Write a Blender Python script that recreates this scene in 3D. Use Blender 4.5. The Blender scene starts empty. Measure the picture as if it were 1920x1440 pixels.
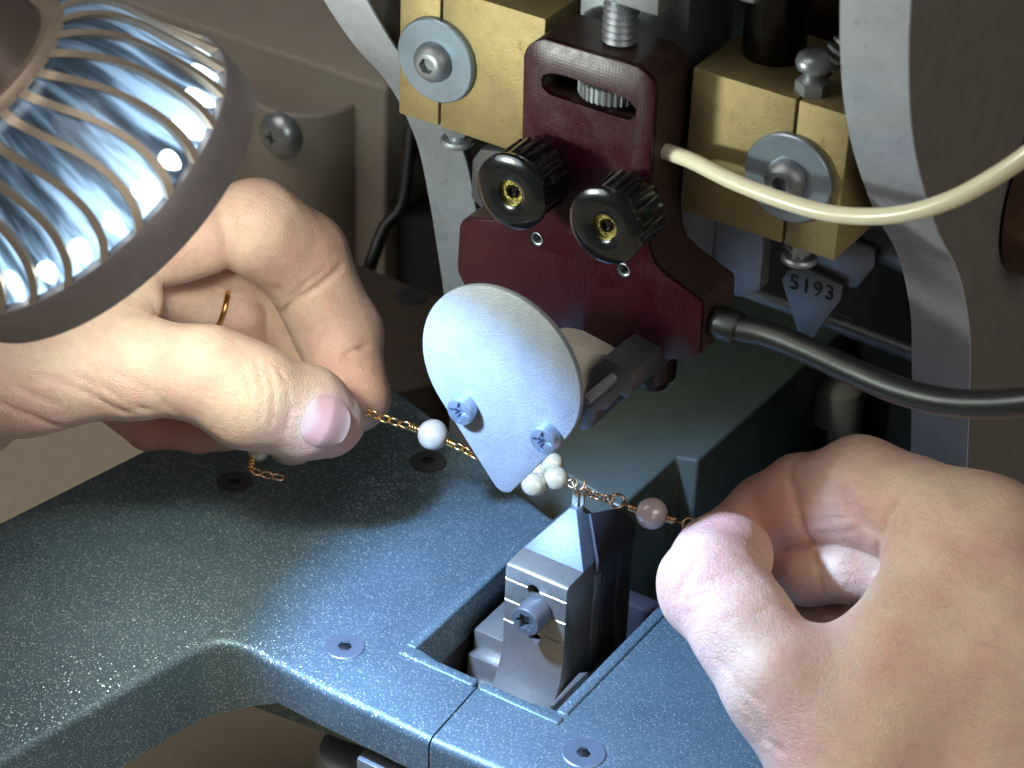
import bpy, bmesh, math, random
import numpy as np
from mathutils import Vector, Matrix

random.seed(4)
S = 0.01                      # everything below is written in centimetres
scene = bpy.context.scene
col = scene.collection

# ------------------------------------------------------------------ camera
F = 4900.0
yaw, pitch, roll = [math.radians(a) for a in (-31.5, 33.55, 2.3)]
fw = np.array([math.sin(yaw)*math.cos(pitch), math.cos(yaw)*math.cos(pitch), -math.sin(pitch)])
rt = np.cross(fw, [0, 0, 1.]); rt /= np.linalg.norm(rt); up = np.cross(rt, fw)
rt, up = math.cos(roll)*rt+math.sin(roll)*up, -math.sin(roll)*rt+math.cos(roll)*up
def ray(px, py): return ((px-960)*rt-(py-720)*up)/F+fw
CAM = -ray(900, 1275)*46.0
def P(px, py, d): return CAM+ray(px, py)*d           # a sighted point at a measured distance
def on(px, py, ax, val):                             # a sighted point on a plane of the machine
    w = ray(px, py); return CAM+w*((val-CAM[ax])/w[ax])
cam = bpy.data.cameras.new('camera'); cam_o = bpy.data.objects.new('camera', cam); col.objects.link(cam_o)
m = Matrix.Identity(4)
for i in range(3):
    m[i][0], m[i][1], m[i][2], m[i][3] = rt[i], up[i], -fw[i], CAM[i]*S
cam_o.matrix_world = m
cam.sensor_width = 36; cam.lens = F/1920*36; cam.clip_start = 0.02; cam.clip_end = 30
cam.dof.use_dof = True; cam.dof.focus_distance = 0.458; cam.dof.aperture_fstop = 40
scene.camera = cam_o

# ------------------------------------------------------------------ world, lights, exposure
w = bpy.data.worlds.new('World'); scene.world = w; w.use_nodes = True
w.node_tree.nodes['Background'].inputs[0].default_value = (1.0, 0.96, 0.91, 1)
w.node_tree.nodes['Background'].inputs[1].default_value = 0.072
scene.view_settings.view_transform = 'Standard'; scene.view_settings.look = 'None'
scene.view_settings.exposure = 0; scene.view_settings.gamma = 1
scene.cycles.max_bounces = 6; scene.cycles.diffuse_bounces = 3; scene.cycles.glossy_bounces = 3; scene.cycles.transmission_bounces = 2
scene.cycles.use_adaptive_sampling = True; scene.cycles.adaptive_threshold = 0.045; scene.cycles.use_denoising = True
scene.cycles.sample_clamp_indirect = 4; scene.cycles.caustics_reflective = False; scene.cycles.caustics_refractive = False

def area(name, loc, target, size, power, color):
    l = bpy.data.lights.new(name, 'AREA'); l.size = size*S; l.energy = power; l.color = color
    o = bpy.data.objects.new(name, l); col.objects.link(o); o.location = Vector(loc)*S
    o.rotation_euler = (Vector(target)-Vector(loc)).to_track_quat('-Z', 'Y').to_euler(); return o
area('room_light_right', (70, -25, 55), (4, 4, 4), 60, 2.4, (1.0, 0.95, 0.9))  # added soft fill that brightens the right-facing sides, no known lamp
area('room_light', (-45, -45, 85), (0, 2, 3), 60, 3.6, (1.0, 0.94, 0.88))

LAMP_C = P(203, 372, 39.0)
LAMP_N = np.array([0.40, 0.44, -0.80]); LAMP_N /= np.linalg.norm(LAMP_N)
def spot(name, power, angle, blend, color, rad, aim, off=0.06):
    l = bpy.data.lights.new(name, 'SPOT'); l.energy = power; l.spot_size = math.radians(angle); l.spot_blend = blend
    l.color = color; l.shadow_soft_size = rad*S
    o = bpy.data.objects.new(name, l); col.objects.link(o)
    o.location = Vector(LAMP_C+LAMP_N*off)*S
    o.rotation_euler = Vector(aim).to_track_quat('-Z', 'Y').to_euler(); return o
spot('lamp_beam_core', 2.25, 57, 0.6, (0.25, 0.47, 1.0), 0.45, LAMP_N)
spot('lamp_beam_spill', 0.41, 150, 0.5, (0.90, 1.0, 0.87), 0.7, LAMP_N+np.array([.05, .25, .28]))

# ------------------------------------------------------------------ materials
def lin(c):
    return tuple(((v/255)/12.92 if v/255 <= .04045 else ((v/255+.055)/1.055)**2.4) for v in c)+(1,)
def nt(name):
    mt = bpy.data.materials.new(name); mt.use_nodes = True
    n = mt.node_tree.nodes; return mt, mt.node_tree, n['Principled BSDF']
def nd(t, kind, **kw):
    n = t.nodes.new(kind)
    for k, v in kw.items():
        if k in n.inputs: n.inputs[k].default_value = v
        else: setattr(n, k, v)
    return n
def coords(t, scale=(1, 1, 1), rot=(0, 0, 0)):
    tc = nd(t, 'ShaderNodeTexCoord'); mp = nd(t, 'ShaderNodeMapping')
    mp.inputs['Scale'].default_value = [s/S for s in scale]; mp.inputs['Rotation'].default_value = rot
    t.links.new(tc.outputs['Object'], mp.inputs[0]); return mp.outputs[0]
def ramp(t, src, stops):
    r = nd(t, 'ShaderNodeValToRGB')
    e = r.color_ramp.elements
    while len(e) < len(stops): e.new(0.5)
    for x, (p, c) in zip(e, stops):
        x.position = p; x.color = c if len(c) == 4 else (*c, 1)
    t.links.new(src, r.inputs[0]); return r.outputs[0]
def g(v): return (v, v, v, 1)
def metal(name, color, rough=.35, metallic=1.0, var=.15, grain=(30, 30, 30), bump=.02, spots=.0, dirt=None, rot=(0,0,0)):
    mt, t, b = nt(name); c = coords(t, grain, rot)
    n1 = nd(t, 'ShaderNodeTexNoise', Scale=1.0, Detail=5.0, Roughness=.65); t.links.new(c, n1.inputs['Vector'])
    c2 = coords(t, (1, 1, 1)); n2 = nd(t, 'ShaderNodeTexNoise', Scale=1.6, Detail=6.0, Roughness=.7); t.links.new(c2, n2.inputs['Vector'])
    lo = [x*(1-var) for x in color[:3]]; hi = [min(1, x*(1+var)) for x in color[:3]]
    base = ramp(t, n2.outputs['Fac'], [(.3, lo), (.7, hi)])
    if dirt:
        v = nd(t, 'ShaderNodeTexNoise', Scale=4.5, Detail=9.0, Roughness=.75); t.links.new(c2, v.inputs['Vector'])
        f = ramp(t, v.outputs['Fac'], [(.58, g(0)), (.72, g(1))])
        mx = nd(t, 'ShaderNodeMixRGB'); mx.inputs[2].default_value = dirt
        t.links.new(f, mx.inputs[0]); t.links.new(base, mx.inputs[1]); base = mx.outputs[0]
    t.links.new(base, b.inputs['Base Color'])
    rr = ramp(t, n1.outputs['Fac'], [(.2, g(max(.02, rough-.1))), (.8, g(min(1, rough+.12)))])
    t.links.new(rr, b.inputs['Roughness']); b.inputs['Metallic'].default_value = metallic
    bp = nd(t, 'ShaderNodeBump', Strength=.6, Distance=bump*S); t.links.new(n1.outputs['Fac'], bp.inputs['Height'])
    t.links.new(bp.outputs[0], b.inputs['Normal'])
    return mt
def plain(name, color, rough=.5, metallic=0., bump=0, bscale=40, coat=0., var=.12):
    mt, t, b = nt(name)
    c = coords(t); n2 = nd(t, 'ShaderNodeTexNoise', Scale=2.0, Detail=6.0, Roughness=.65); t.links.new(c, n2.inputs['Vector'])
    lo = [x*(1-var) for x in color[:3]]; hi = [min(1, x*(1+var)) for x in color[:3]]
    t.links.new(ramp(t, n2.outputs['Fac'], [(.3, lo), (.7, hi)]), b.inputs['Base Color'])
    b.inputs['Roughness'].default_value = rough; b.inputs['Metallic'].default_value = metallic
    b.inputs['Coat Weight'].default_value = coat
    if bump:
        n1 = nd(t, 'ShaderNodeTexNoise', Scale=bscale, Detail=4.0); t.links.new(c, n1.inputs['Vector'])
        bp = nd(t, 'ShaderNodeBump', Strength=.7, Distance=bump*S); t.links.new(n1.outputs['Fac'], bp.inputs['Height'])
        t.links.new(bp.outputs[0], b.inputs['Normal'])
    return mt

M = {}
M['brass'] = metal('brass', lin((164, 146, 104)), .54, .75, .18, (40, 60, 22), .02, dirt=lin((120, 96, 52)))
M['steel'] = metal('steel', lin((160, 166, 172)), .34, .75, .08, (10, 60, 60), .004, dirt=lin((120, 122, 122)))
M['anvil_steel'] = metal('anvil_steel', lin((164, 160, 152)), .33, .7, .1, (60, 60, 6), .003, dirt=lin((112, 108, 98)))
M['nose_steel'] = metal('nose_steel', lin((104, 114, 124)), .5, .5, .12, (30, 30, 30), .004, dirt=lin((84, 90, 96)))
M['jaw_steel'] = metal('jaw_steel', lin((100, 103, 108)), .36, .8, .1, (40, 40, 8), .003)
M['dull_steel'] = metal('dull_steel', lin((138, 142, 146)), .42, .75, .1, (60, 60, 12), .004)
M['zinc'] = metal('zinc', lin((150, 166, 182)), .36, .8, .14, (40, 40, 40), .004, dirt=lin((120, 135, 150)))
M['black_steel'] = metal('black_steel', lin((52, 50, 48)), .3, 1, .2, (12, 12, 12), .003)
M['dark_tool'] = metal('dark_tool', lin((84, 82, 88)), .38, .6, .2, (20, 20, 20), .004)
M['arm_edge'] = metal('arm_edge', lin((188, 194, 202)), .5, .4, .12, (8, 60, 60), .006, dirt=lin((135, 142, 152)))
M['arm_paint'] = plain('arm_paint', lin((104, 100, 94)), .55, 0, .006, 60)
M['bronze'] = metal('bronze', lin((120, 98, 84)), .4, 1, .2, (30, 30, 30), .006)
M['casting'] = plain('casting', lin((100, 110, 102)), .36, .35, .004, 50)
M['beige'] = plain('beige', lin((150, 143, 133)), .55, 0, .006, 40, var=.04)
M['rear_brown'] = plain('rear_brown', lin((74, 64, 56)), .6, 0, .006, 40)
M['bench'] = plain('bench', lin((200, 188, 164)), .7, 0, .01, 10, var=.06)
M['dark'] = plain('dark', lin((28, 30, 34)), .6)
M['black_plastic'] = plain('black_plastic', lin((14, 15, 17)), .16, 0, 0, coat=.4)
M['rubber'] = plain('rubber', lin((24, 25, 25)), .4, 0, .004, 30, var=.3)
M['yellow_brass'] = metal('yellow_brass', lin((206, 190, 110)), .25, 1, .1)
M['ceramic'] = plain('ceramic', lin((206, 202, 186)), .5)
M['gold'] = metal('gold', lin((238, 190, 120)), .16, 1, .1, bump=.001)
M['rose_gold'] = metal('rose_gold', lin((230, 180, 140)), .18, 1, .1, bump=.001)
M['silver_wire'] = metal('silver_wire', lin((235, 226, 205)), .15, 1, .05, bump=.001)
M['lamp_grey'] = plain('lamp_grey', lin((140, 134, 134)), .5, .2, .004, 50)
M['lamp_fin'] = metal('lamp_fin', lin((186, 170, 150)), .42, .5, .1, bump=.003)
M['lamp_neck'] = metal('lamp_neck', lin((128, 116, 108)), .36, .5, .1, (1, 1, 1), .002)
M['hole'] = plain('hole', lin((16, 15, 14)), .5)  # near-black, paints in the shade of sockets and slits; also the digits

# tube: translucent polyurethane
mt, t, b = nt('clear_tube'); b.inputs['Base Color'].default_value = lin((226, 219, 192)); b.inputs['Roughness'].default_value = .22
b.inputs['Subsurface Weight'].default_value = .6; b.inputs['Subsurface Radius'].default_value = (.002, .0018, .0012); b.inputs['Subsurface Scale'].default_value = 1
M['tube'] = mt
# pearls
def pearl(name, c):
    mt, t, b = nt(name); b.inputs['Base Color'].default_value = c; b.inputs['Roughness'].default_value = .3; b.inputs['Metallic'].default_value = .2
    b.inputs['Coat Weight'].default_value = .8; b.inputs['Coat Roughness'].default_value = .08
    b.inputs['Subsurface Weight'].default_value = .25; b.inputs['Subsurface Radius'].default_value = (.001, .001, .001); b.inputs['Subsurface Scale'].default_value = 1
    b.inputs['Sheen Weight'].default_value = .2
    return mt
M['pearl'] = pearl('pearl', lin((200, 188, 168))); M['pearl_pink'] = pearl('pearl_pink', lin((236, 216, 214)))
M['pearl_cream'] = pearl('pearl_cream', lin((188, 176, 142)))

# burgundy cloth-phenolic with a woven ground
mt, t, b = nt('burgundy_laminate'); c = coords(t, (1, 1, 1))
wv = []
for rot in (0.0, math.pi/2):
    mp = nd(t, 'ShaderNodeMapping'); mp.inputs['Rotation'].default_value = (0, rot, 0); t.links.new(c, mp.inputs[0])
    q = nd(t, 'ShaderNodeTexWave', Scale=5.2, Distortion=1.0, Detail=2.0); q.inputs['Detail Scale'].default_value = 2.5
    t.links.new(mp.outputs[0], q.inputs['Vector']); wv.append(q.outputs['Fac'])
mu = nd(t, 'ShaderNodeMath', operation='MULTIPLY'); t.links.new(wv[0], mu.inputs[0]); t.links.new(wv[1], mu.inputs[1])
nz = nd(t, 'ShaderNodeTexNoise', Scale=12.0, Detail=6.0, Roughness=.7); t.links.new(c, nz.inputs['Vector'])
m2 = nd(t, 'ShaderNodeMath', operation='MULTIPLY'); t.links.new(mu.outputs[0], m2.inputs[0]); t.links.new(nz.outputs['Fac'], m2.inputs[1])
t.links.new(ramp(t, m2.outputs[0], [(.02, lin((38, 3, 15))), (.4, lin((58, 8, 22))), (.75, lin((120, 54, 64)))]), b.inputs['Base Color'])
scn = nd(t, 'ShaderNodeTexNoise', Scale=1.0, Detail=6.0, Roughness=.7)
t.links.new(coords(t, (3, 3, 3)), scn.inputs['Vector'])
t.links.new(ramp(t, scn.outputs['Fac'], [(.3, g(.28)), (.7, g(.48))]), b.inputs['Roughness']); b.inputs['Specular IOR Level'].default_value = .35
bp = nd(t, 'ShaderNodeBump', Strength=.35, Distance=.004*S); t.links.new(m2.outputs[0], bp.inputs['Height']); t.links.new(bp.outputs[0], b.inputs['Normal'])
M['burgundy'] = mt
# sides of the laminate: brown layered edge
mt, t, b = nt('laminate_edge'); q = nd(t, 'ShaderNodeTexNoise', Scale=1.0, Detail=4.0); t.links.new(coords(t, (2, 45, 2)), q.inputs['Vector'])
t.links.new(ramp(t, q.outputs['Fac'], [(.3, lin((34, 24, 22))), (.7, lin((66, 50, 42)))]), b.inputs['Base Color']); b.inputs['Roughness'].default_value = .4
M['burgundy_edge'] = mt

# sparkling hammer paint of the work plates
mt, t, b = nt('sparkle_paint'); c = coords(t)
vo = nd(t, 'ShaderNodeTexVoronoi', Scale=52.0); t.links.new(c, vo.inputs['Vector'])
n2 = nd(t, 'ShaderNodeTexNoise', Scale=.7, Detail=5.0, Roughness=.6); t.links.new(c, n2.inputs['Vector'])
sp = nd(t, 'ShaderNodeSeparateColor'); t.links.new(vo.outputs['Color'], sp.inputs[0])
fl = ramp(t, sp.outputs[0], [(.87, g(0)), (.96, g(1))])
bc = ramp(t, n2.outputs['Fac'], [(.3, lin((90, 109, 116))), (.7, lin((102, 122, 129)))])
mx = nd(t, 'ShaderNodeMixRGB'); mx.inputs[2].default_value = lin((204, 214, 212)); t.links.new(fl, mx.inputs[0]); t.links.new(bc, mx.inputs[1])
t.links.new(mx.outputs[0], b.inputs['Base Color'])
t.links.new(ramp(t, sp.outputs[0], [(.87, g(.45)), (.96, g(.7))]), b.inputs['Metallic'])
t.links.new(ramp(t, sp.outputs[0], [(.87, g(.48)), (.96, g(.36))]), b.inputs['Roughness'])
geo = nd(t, 'ShaderNodeNewGeometry')
sub = nd(t, 'ShaderNodeVectorMath', operation='SUBTRACT'); t.links.new(vo.outputs['Color'], sub.inputs[0]); sub.inputs[1].default_value = (.5, .5, .5)
mul = nd(t, 'ShaderNodeVectorMath', operation='SCALE'); t.links.new(sub.outputs[0], mul.inputs[0]); t.links.new(ramp(t, sp.outputs[0], [(.87, g(.16)), (.96, g(.5))]), mul.inputs['Scale'])
n3 = nd(t, 'ShaderNodeTexNoise', Scale=9.0, Detail=4.0); t.links.new(c, n3.inputs['Vector'])
bp = nd(t, 'ShaderNodeBump', Strength=.5, Distance=.012*S); t.links.new(n3.outputs['Fac'], bp.inputs['Height'])
ad = nd(t, 'ShaderNodeVectorMath', operation='ADD'); t.links.new(bp.outputs[0], ad.inputs[0]); t.links.new(mul.outputs[0], ad.inputs[1])
no = nd(t, 'ShaderNodeVectorMath', operation='NORMALIZE'); t.links.new(ad.outputs[0], no.inputs[0]); t.links.new(no.outputs[0], b.inputs['Normal'])
M['sparkle'] = mt

# satin aluminium with orange-peel relief
mt, t, b = nt('peel_aluminium'); c = coords(t)
n1 = nd(t, 'ShaderNodeTexNoise', Scale=30.0, Detail=3.0, Distortion=.6); t.links.new(c, n1.inputs['Vector'])
n2 = nd(t, 'ShaderNodeTexNoise', Scale=1.4, Detail=7.0, Roughness=.7); t.links.new(c, n2.inputs['Vector'])
t.links.new(ramp(t, n2.outputs['Fac'], [(.3, lin((126, 132, 138))), (.7, lin((148, 151, 154)))]), b.inputs['Base Color'])
b.inputs['Metallic'].default_value = .2; b.inputs['Roughness'].default_value = .46
bp = nd(t, 'ShaderNodeBump', Strength=.9, Distance=.013*S); t.links.new(n1.outputs['Fac'], bp.inputs['Height']); t.links.new(bp.outputs[0], b.inputs['Normal'])
M['peel'] = mt

# lamp bulb: dichroic reflector glass leaking bluish light, reflection streaks painted into its glow
mt, t, b = nt('bulb_glass'); 
at = nd(t, 'ShaderNodeAttribute', attribute_name='glow')
n1 = nd(t, 'ShaderNodeTexNoise', Scale=1.0, Detail=3.0)
at2 = nd(t, 'ShaderNodeAttribute', attribute_name='streak'); t.links.new(at2.outputs['Vector'], n1.inputs['Vector'])
r1 = ramp(t, n1.outputs['Fac'], [(.38, g(.06)), (.48, g(.3)), (.56, g(.9)), (.62, g(1.3))])
mm = nd(t, 'ShaderNodeMath', operation='MULTIPLY'); t.links.new(r1, mm.inputs[0]); t.links.new(at.outputs['Fac'], mm.inputs[1])
b.inputs['Base Color'].default_value = lin((70, 84, 96)); b.inputs['Metallic'].default_value = .6; b.inputs['Roughness'].default_value = .2
b.inputs['Emission Color'].default_value = (.42, .68, 1.0, 1); t.links.new(mm.outputs[0], b.inputs['Emission Strength'])
M['bulb'] = mt
mt, t, b = nt('led_hot'); b.inputs['Emission Color'].default_value = (.8, .95, 1, 1); b.inputs['Emission Strength'].default_value = 5.0
M['led'] = mt  # plain emitter for the lens and the painted hot spots
for k_ in ('led', 'bulb'): M[k_].cycles.emission_sampling = 'NONE'

# skin
def skin(name):
    mt, t, b = nt(name); c = coords(t)
    n0 = nd(t, 'ShaderNodeTexNoise', Scale=.9, Detail=4.0, Roughness=.6); t.links.new(c, n0.inputs['Vector'])
    n1 = nd(t, 'ShaderNodeTexNoise', Scale=7.0, Detail=5.0, Roughness=.6); t.links.new(c, n1.inputs['Vector'])
    base = ramp(t, n0.outputs['Fac'], [(.3, lin((226, 198, 172))), (.5, lin((222, 186, 164))), (.7, lin((218, 172, 156)))])
    mx = nd(t, 'ShaderNodeMixRGB', blend_type='MULTIPLY'); mx.inputs[0].default_value = .5
    t.links.new(base, mx.inputs[1]); t.links.new(ramp(t, n1.outputs['Fac'], [(.3, g(.78)), (.7, g(1))]), mx.inputs[2])
    red = nd(t, 'ShaderNodeAttribute', attribute_name='flush')
    m3 = nd(t, 'ShaderNodeMixRGB'); m3.inputs[2].default_value = lin((208, 132, 118)); t.links.new(red.outputs['Fac'], m3.inputs[0]); t.links.new(mx.outputs[0], m3.inputs[1])
    t.links.new(m3.outputs[0], b.inputs['Base Color'])
    b.inputs['Roughness'].default_value = .46; b.inputs['Specular IOR Level'].default_value = .45
    b.inputs['Subsurface Weight'].default_value = .35; b.inputs['Subsurface Radius'].default_value = (.0032, .0012, .0006); b.inputs['Subsurface Scale'].default_value = 1
    # fine criss-cross skin lines
    ds = nd(t, 'ShaderNodeTexNoise', Scale=5.0, Detail=2.0); t.links.new(c, ds.inputs['Vector'])
    av = nd(t, 'ShaderNodeVectorMath', operation='MULTIPLY_ADD'); t.links.new(ds.outputs['Color'], av.inputs[0]); av.inputs[1].default_value = (.05, .05, .05); t.links.new(c, av.inputs[2])
    msk = nd(t, 'ShaderNodeTexNoise', Scale=1.3, Detail=3.0); t.links.new(c, msk.inputs['Vector'])
    nrm = None
    for sc, rot, st, ds_ in (((9, 14, 11), (.4, .2, .9), .65, .011), ((22, 30, 25), (.2, .7, .3), .7, .007)):
        mp = nd(t, 'ShaderNodeMapping'); mp.inputs['Scale'].default_value = sc; mp.inputs['Rotation'].default_value = rot; t.links.new(av.outputs[0], mp.inputs[0])
        v = nd(t, 'ShaderNodeTexVoronoi', feature='DISTANCE_TO_EDGE', Scale=1.0); t.links.new(mp.outputs[0], v.inputs['Vector'])
        h_ = ramp(t, v.outputs['Distance'], [(0, g(0)), (.14, g(.8)), (.4, g(1))])
        ms = nd(t, 'ShaderNodeMath', operation='MULTIPLY'); t.links.new(h_, ms.inputs[0]); t.links.new(ramp(t, msk.outputs['Fac'], [(.3, g(.4)), (.6, g(1))]), ms.inputs[1])
        bp = nd(t, 'ShaderNodeBump', Strength=st, Distance=ds_*S); t.links.new(ms.outputs[0], bp.inputs['Height'])
        if nrm: t.links.new(nrm, bp.inputs['Normal'])
        nrm = bp.outputs[0]
    # long shallow furrows
    wr = nd(t, 'ShaderNodeTexNoise', Scale=1.0, Detail=4.0, Roughness=.55, Distortion=.8)
    mp = nd(t, 'ShaderNodeMapping'); mp.inputs['Scale'].default_value = (2.2, 10, 5); mp.inputs['Rotation'].default_value = (.3, .5, .6); t.links.new(av.outputs[0], mp.inputs[0]); t.links.new(mp.outputs[0], wr.inputs['Vector'])
    b2 = nd(t, 'ShaderNodeBump', Strength=.45, Distance=.03*S); t.links.new(wr.outputs['Fac'], b2.inputs['Height']); t.links.new(nrm, b2.inputs['Normal'])
    t.links.new(b2.outputs[0], b.inputs['Normal'])
    t.links.new(ramp(t, n1.outputs['Fac'], [(.3, g(.38)), (.7, g(.54))]), b.inputs['Roughness'])
    return mt
M['skin'] = skin('skin')
mt, t, b = nt('nail'); at = nd(t, 'ShaderNodeAttribute', attribute_name='along')
t.links.new(ramp(t, at.outputs['Fac'], [(0, lin((196, 160, 150))), (.2, lin((200, 166, 158))), (.36, lin((196, 148, 138))), (.75, lin((202, 154, 142))), (.93, lin((204, 168, 152)))]), b.inputs['Base Color'])
b.inputs['Roughness'].default_value = .3; b.inputs['Subsurface Weight'].default_value = .2; b.inputs['Subsurface Radius'].default_value = (.002, .001, .001); b.inputs['Subsurface Scale'].default_value = 1
M['nail'] = mt

# ------------------------------------------------------------------ object helpers
class Thing:
    pass
def thing(name, label, cat, loc=(0, 0, 0), group=None):
    o = bpy.data.objects.new(name, None); col.objects.link(o); o.empty_display_size = .005
    o.location = Vector(loc)*S; o['label'] = label; o['category'] = cat
    if group: o['group'] = group
    o['loc_cm'] = [float(v) for v in loc]
    return o
def root_loc(p):
    while p.parent: p = p.parent
    return np.array(p['loc_cm'])
def to_mesh(name, V, Fc, mat, smooth=35):
    me = bpy.data.meshes.new(name); me.from_pydata([tuple(v) for v in V], [], [tuple(f) for f in Fc])
    if isinstance(mat, (list, tuple)):
        for q in mat: me.materials.append(M[q])
    else: me.materials.append(M[mat])
    me.validate(); me.update()
    if smooth:
        me.shade_smooth(); me.set_sharp_from_angle(angle=math.radians(smooth))
    return me
def put(name, geom, mat, parent=None, smooth=35, bevel=0, seg=2, sel=None, tags=None, kind=None):
    """link one mesh object; geom = (V, F) in world centimetres"""
    V, Fc = np.array(geom[0], float), geom[1]
    base = root_loc(parent) if parent else np.zeros(3)
    if tags: base = np.array(tags[3] if len(tags) > 3 else V.mean(0)*[1, 1, 0]+[0, 0, V[:, 2].min()])
    if bevel:
        bm = bmesh.new(); vs = [bm.verts.new(v) for v in V]
        for f in Fc:
            try: bm.faces.new([vs[i] for i in f])
            except ValueError: pass
        bmesh.ops.recalc_face_normals(bm, faces=bm.faces)
        es = [e for e in bm.edges if len(e.link_faces) == 2 and e.calc_face_angle(0) > .5 and (sel is None or sel(e))]
        bmesh.ops.bevel(bm, geom=es, offset=bevel, segments=seg, profile=.5, affect='EDGES', clamp_overlap=True)
        bm.verts.index_update()
        V = np.array([v.co[:] for v in bm.verts]); Fc = [[v.index for v in f.verts] for f in bm.faces]; bm.free()
    me = to_mesh(name, (V-base)*S, Fc, mat, smooth)
    bm = bmesh.new(); bm.from_mesh(me); bmesh.ops.recalc_face_normals(bm, faces=bm.faces); bm.to_mesh(me); bm.free()
    o = bpy.data.objects.new(name, me); col.objects.link(o)
    if parent: o.parent = parent
    else: o.location = Vector(base)*S
    if tags:
        o['label'] = tags[0]; o['category'] = tags[1]; o['loc_cm'] = [float(v) for v in base]
        if tags[2]: o['group'] = tags[2]
    if kind: o['kind'] = kind
    return o
def inst(name, me, mat4, parent):
    """a shared mesh (metres) placed at a world matrix (translation in cm) under a thing"""
    o = bpy.data.objects.new(name, me); col.objects.link(o); o.parent = parent
    L = mat4.copy(); L.translation = (mat4.translation-Vector(root_loc(parent)))*S
    o.matrix_basis = L; return o
def join(*gs):
    V, Fc = [], []
    for v, f in gs:
        k = len(V); V += [tuple(x) for x in v]; Fc += [[i+k for i in q] for q in f]
    return V, Fc
def basis(n, hint=(0, 0, 1)):
    n = np.array(n, float); n /= np.linalg.norm(n); h = np.array(hint, float)
    if abs(n@h) > .98: h = np.array([1., 0, 0])
    a = np.cross(h, n); a /= np.linalg.norm(a); return a, np.cross(n, a), n
def box(lo, hi):
    x0, y0, z0 = lo; x1, y1, z1 = hi
    V = [(x0, y0, z0), (x1, y0, z0), (x1, y1, z0), (x0, y1, z0), (x0, y0, z1), (x1, y0, z1), (x1, y1, z1), (x0, y1, z1)]
    return V, [(0, 3, 2, 1), (4, 5, 6, 7), (0, 1, 5, 4), (1, 2, 6, 5), (2, 3, 7, 6), (3, 0, 4, 7)]
def prism(poly, d):
    """poly: list of 3-D points, d: extrusion vector (or list of end points)"""
    A = [np.array(p, float) for p in poly]; n = len(A)
    B = [a+np.array(d, float) for a in A] if np.ndim(d) == 1 else [np.array(q, float) for q in d]
    return A+B, [list(range(n))[::-1], list(range(n, 2*n))]+[[i, (i+1) % n, n+(i+1) % n, n+i] for i in range(n)]
def lathe(o, ax, prof, n=48, hint=(0, 0, 1), cap0=True, cap1=True):
    """prof: [(h, r)] or [(h, r(theta))]"""
    a, b, c = basis(ax, hint); o = np.array(o, float); V = []; Fc = []
    for h, r in prof:
        for i in range(n):
            th = 2*math.pi*i/n; rr = r(th) if callable(r) else r
            V.append(o+c*h+(a*math.cos(th)+b*math.sin(th))*rr)
    for k in range(len(prof)-1):
        for i in range(n):
            j = (i+1) % n; Fc.append([k*n+i, k*n+j, (k+1)*n+j, (k+1)*n+i])
    if cap0: Fc.append(list(range(n))[::-1])
    if cap1: Fc.append(list(range((len(prof)-1)*n, len(prof)*n)))
    return V, Fc
def smooth_path(pts, n=12, closed=False):
    pts = [np.array(p, float) for p in pts]; out = []
    m_ = len(pts); rng = range(m_ if closed else m_-1)
    for i in rng:
        if closed: p0, p1, p2, p3 = pts[i-1], pts[i], pts[(i+1) % m_], pts[(i+2) % m_]
        else:
            p1, p2 = pts[i], pts[i+1]; p0 = pts[i-1] if i else 2*p1-p2; p3 = pts[i+2] if i+2 < m_ else 2*p2-p1
        for k in range(n):
            s = k/n; out.append(.5*((2*p1)+(p2-p0)*s+(2*p0-5*p1+4*p2-p3)*s*s+(3*p1-p0-3*p2+p3)*s**3))
    if not closed: out.append(pts[-1])
    return out
def tube(path, r, n=16, closed=False):
    path = [np.array(p, float) for p in path]; N = len(path); V = []; Fc = []
    rs = r if isinstance(r, (list, tuple, np.ndarray)) else [r]*N
    t0 = path[1]-path[0]; a, b, _ = basis(t0)
    for i in range(N):
        if closed: tg = path[(i+1) % N]-path[i-1]
        else: tg = path[min(i+1, N-1)]-path[max(i-1, 0)]
        tg /= np.linalg.norm(tg); a = a-tg*(a@tg); a /= np.linalg.norm(a); b = np.cross(tg, a)
        for k in range(n):
            th = 2*math.pi*k/n; V.append(path[i]+(a*math.cos(th)+b*math.sin(th))*rs[i])
    for i in range(N if closed else N-1):
        for k in range(n):
            j = (k+1) % n; i2 = (i+1) % N; Fc.append([i*n+k, i*n+j, i2*n+j, i2*n+k])
    if not closed: Fc += [list(range(n))[::-1], list(range((N-1)*n, N*n))]
    return V, Fc
def hexr(a): return lambda th: a/math.cos((th % (math.pi/3))-math.pi/6)
def torx(a): return lambda th: a*(1+.17*math.cos(6*th))
def cross(a): return lambda th: a*(.42+.58*max(0, math.cos(4*th))**1.2)+a*.12*max(0, -math.cos(4*th))**6
def knurl(r, n, d): return lambda th: r*(1-d*(.5-.5*math.tanh(4*math.cos(n*th))))
def evalmesh(o):
    dg = bpy.context.evaluated_depsgraph_get(); dg.update()
    return bpy.data.meshes.new_from_object(o.evaluated_get(dg))
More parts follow.
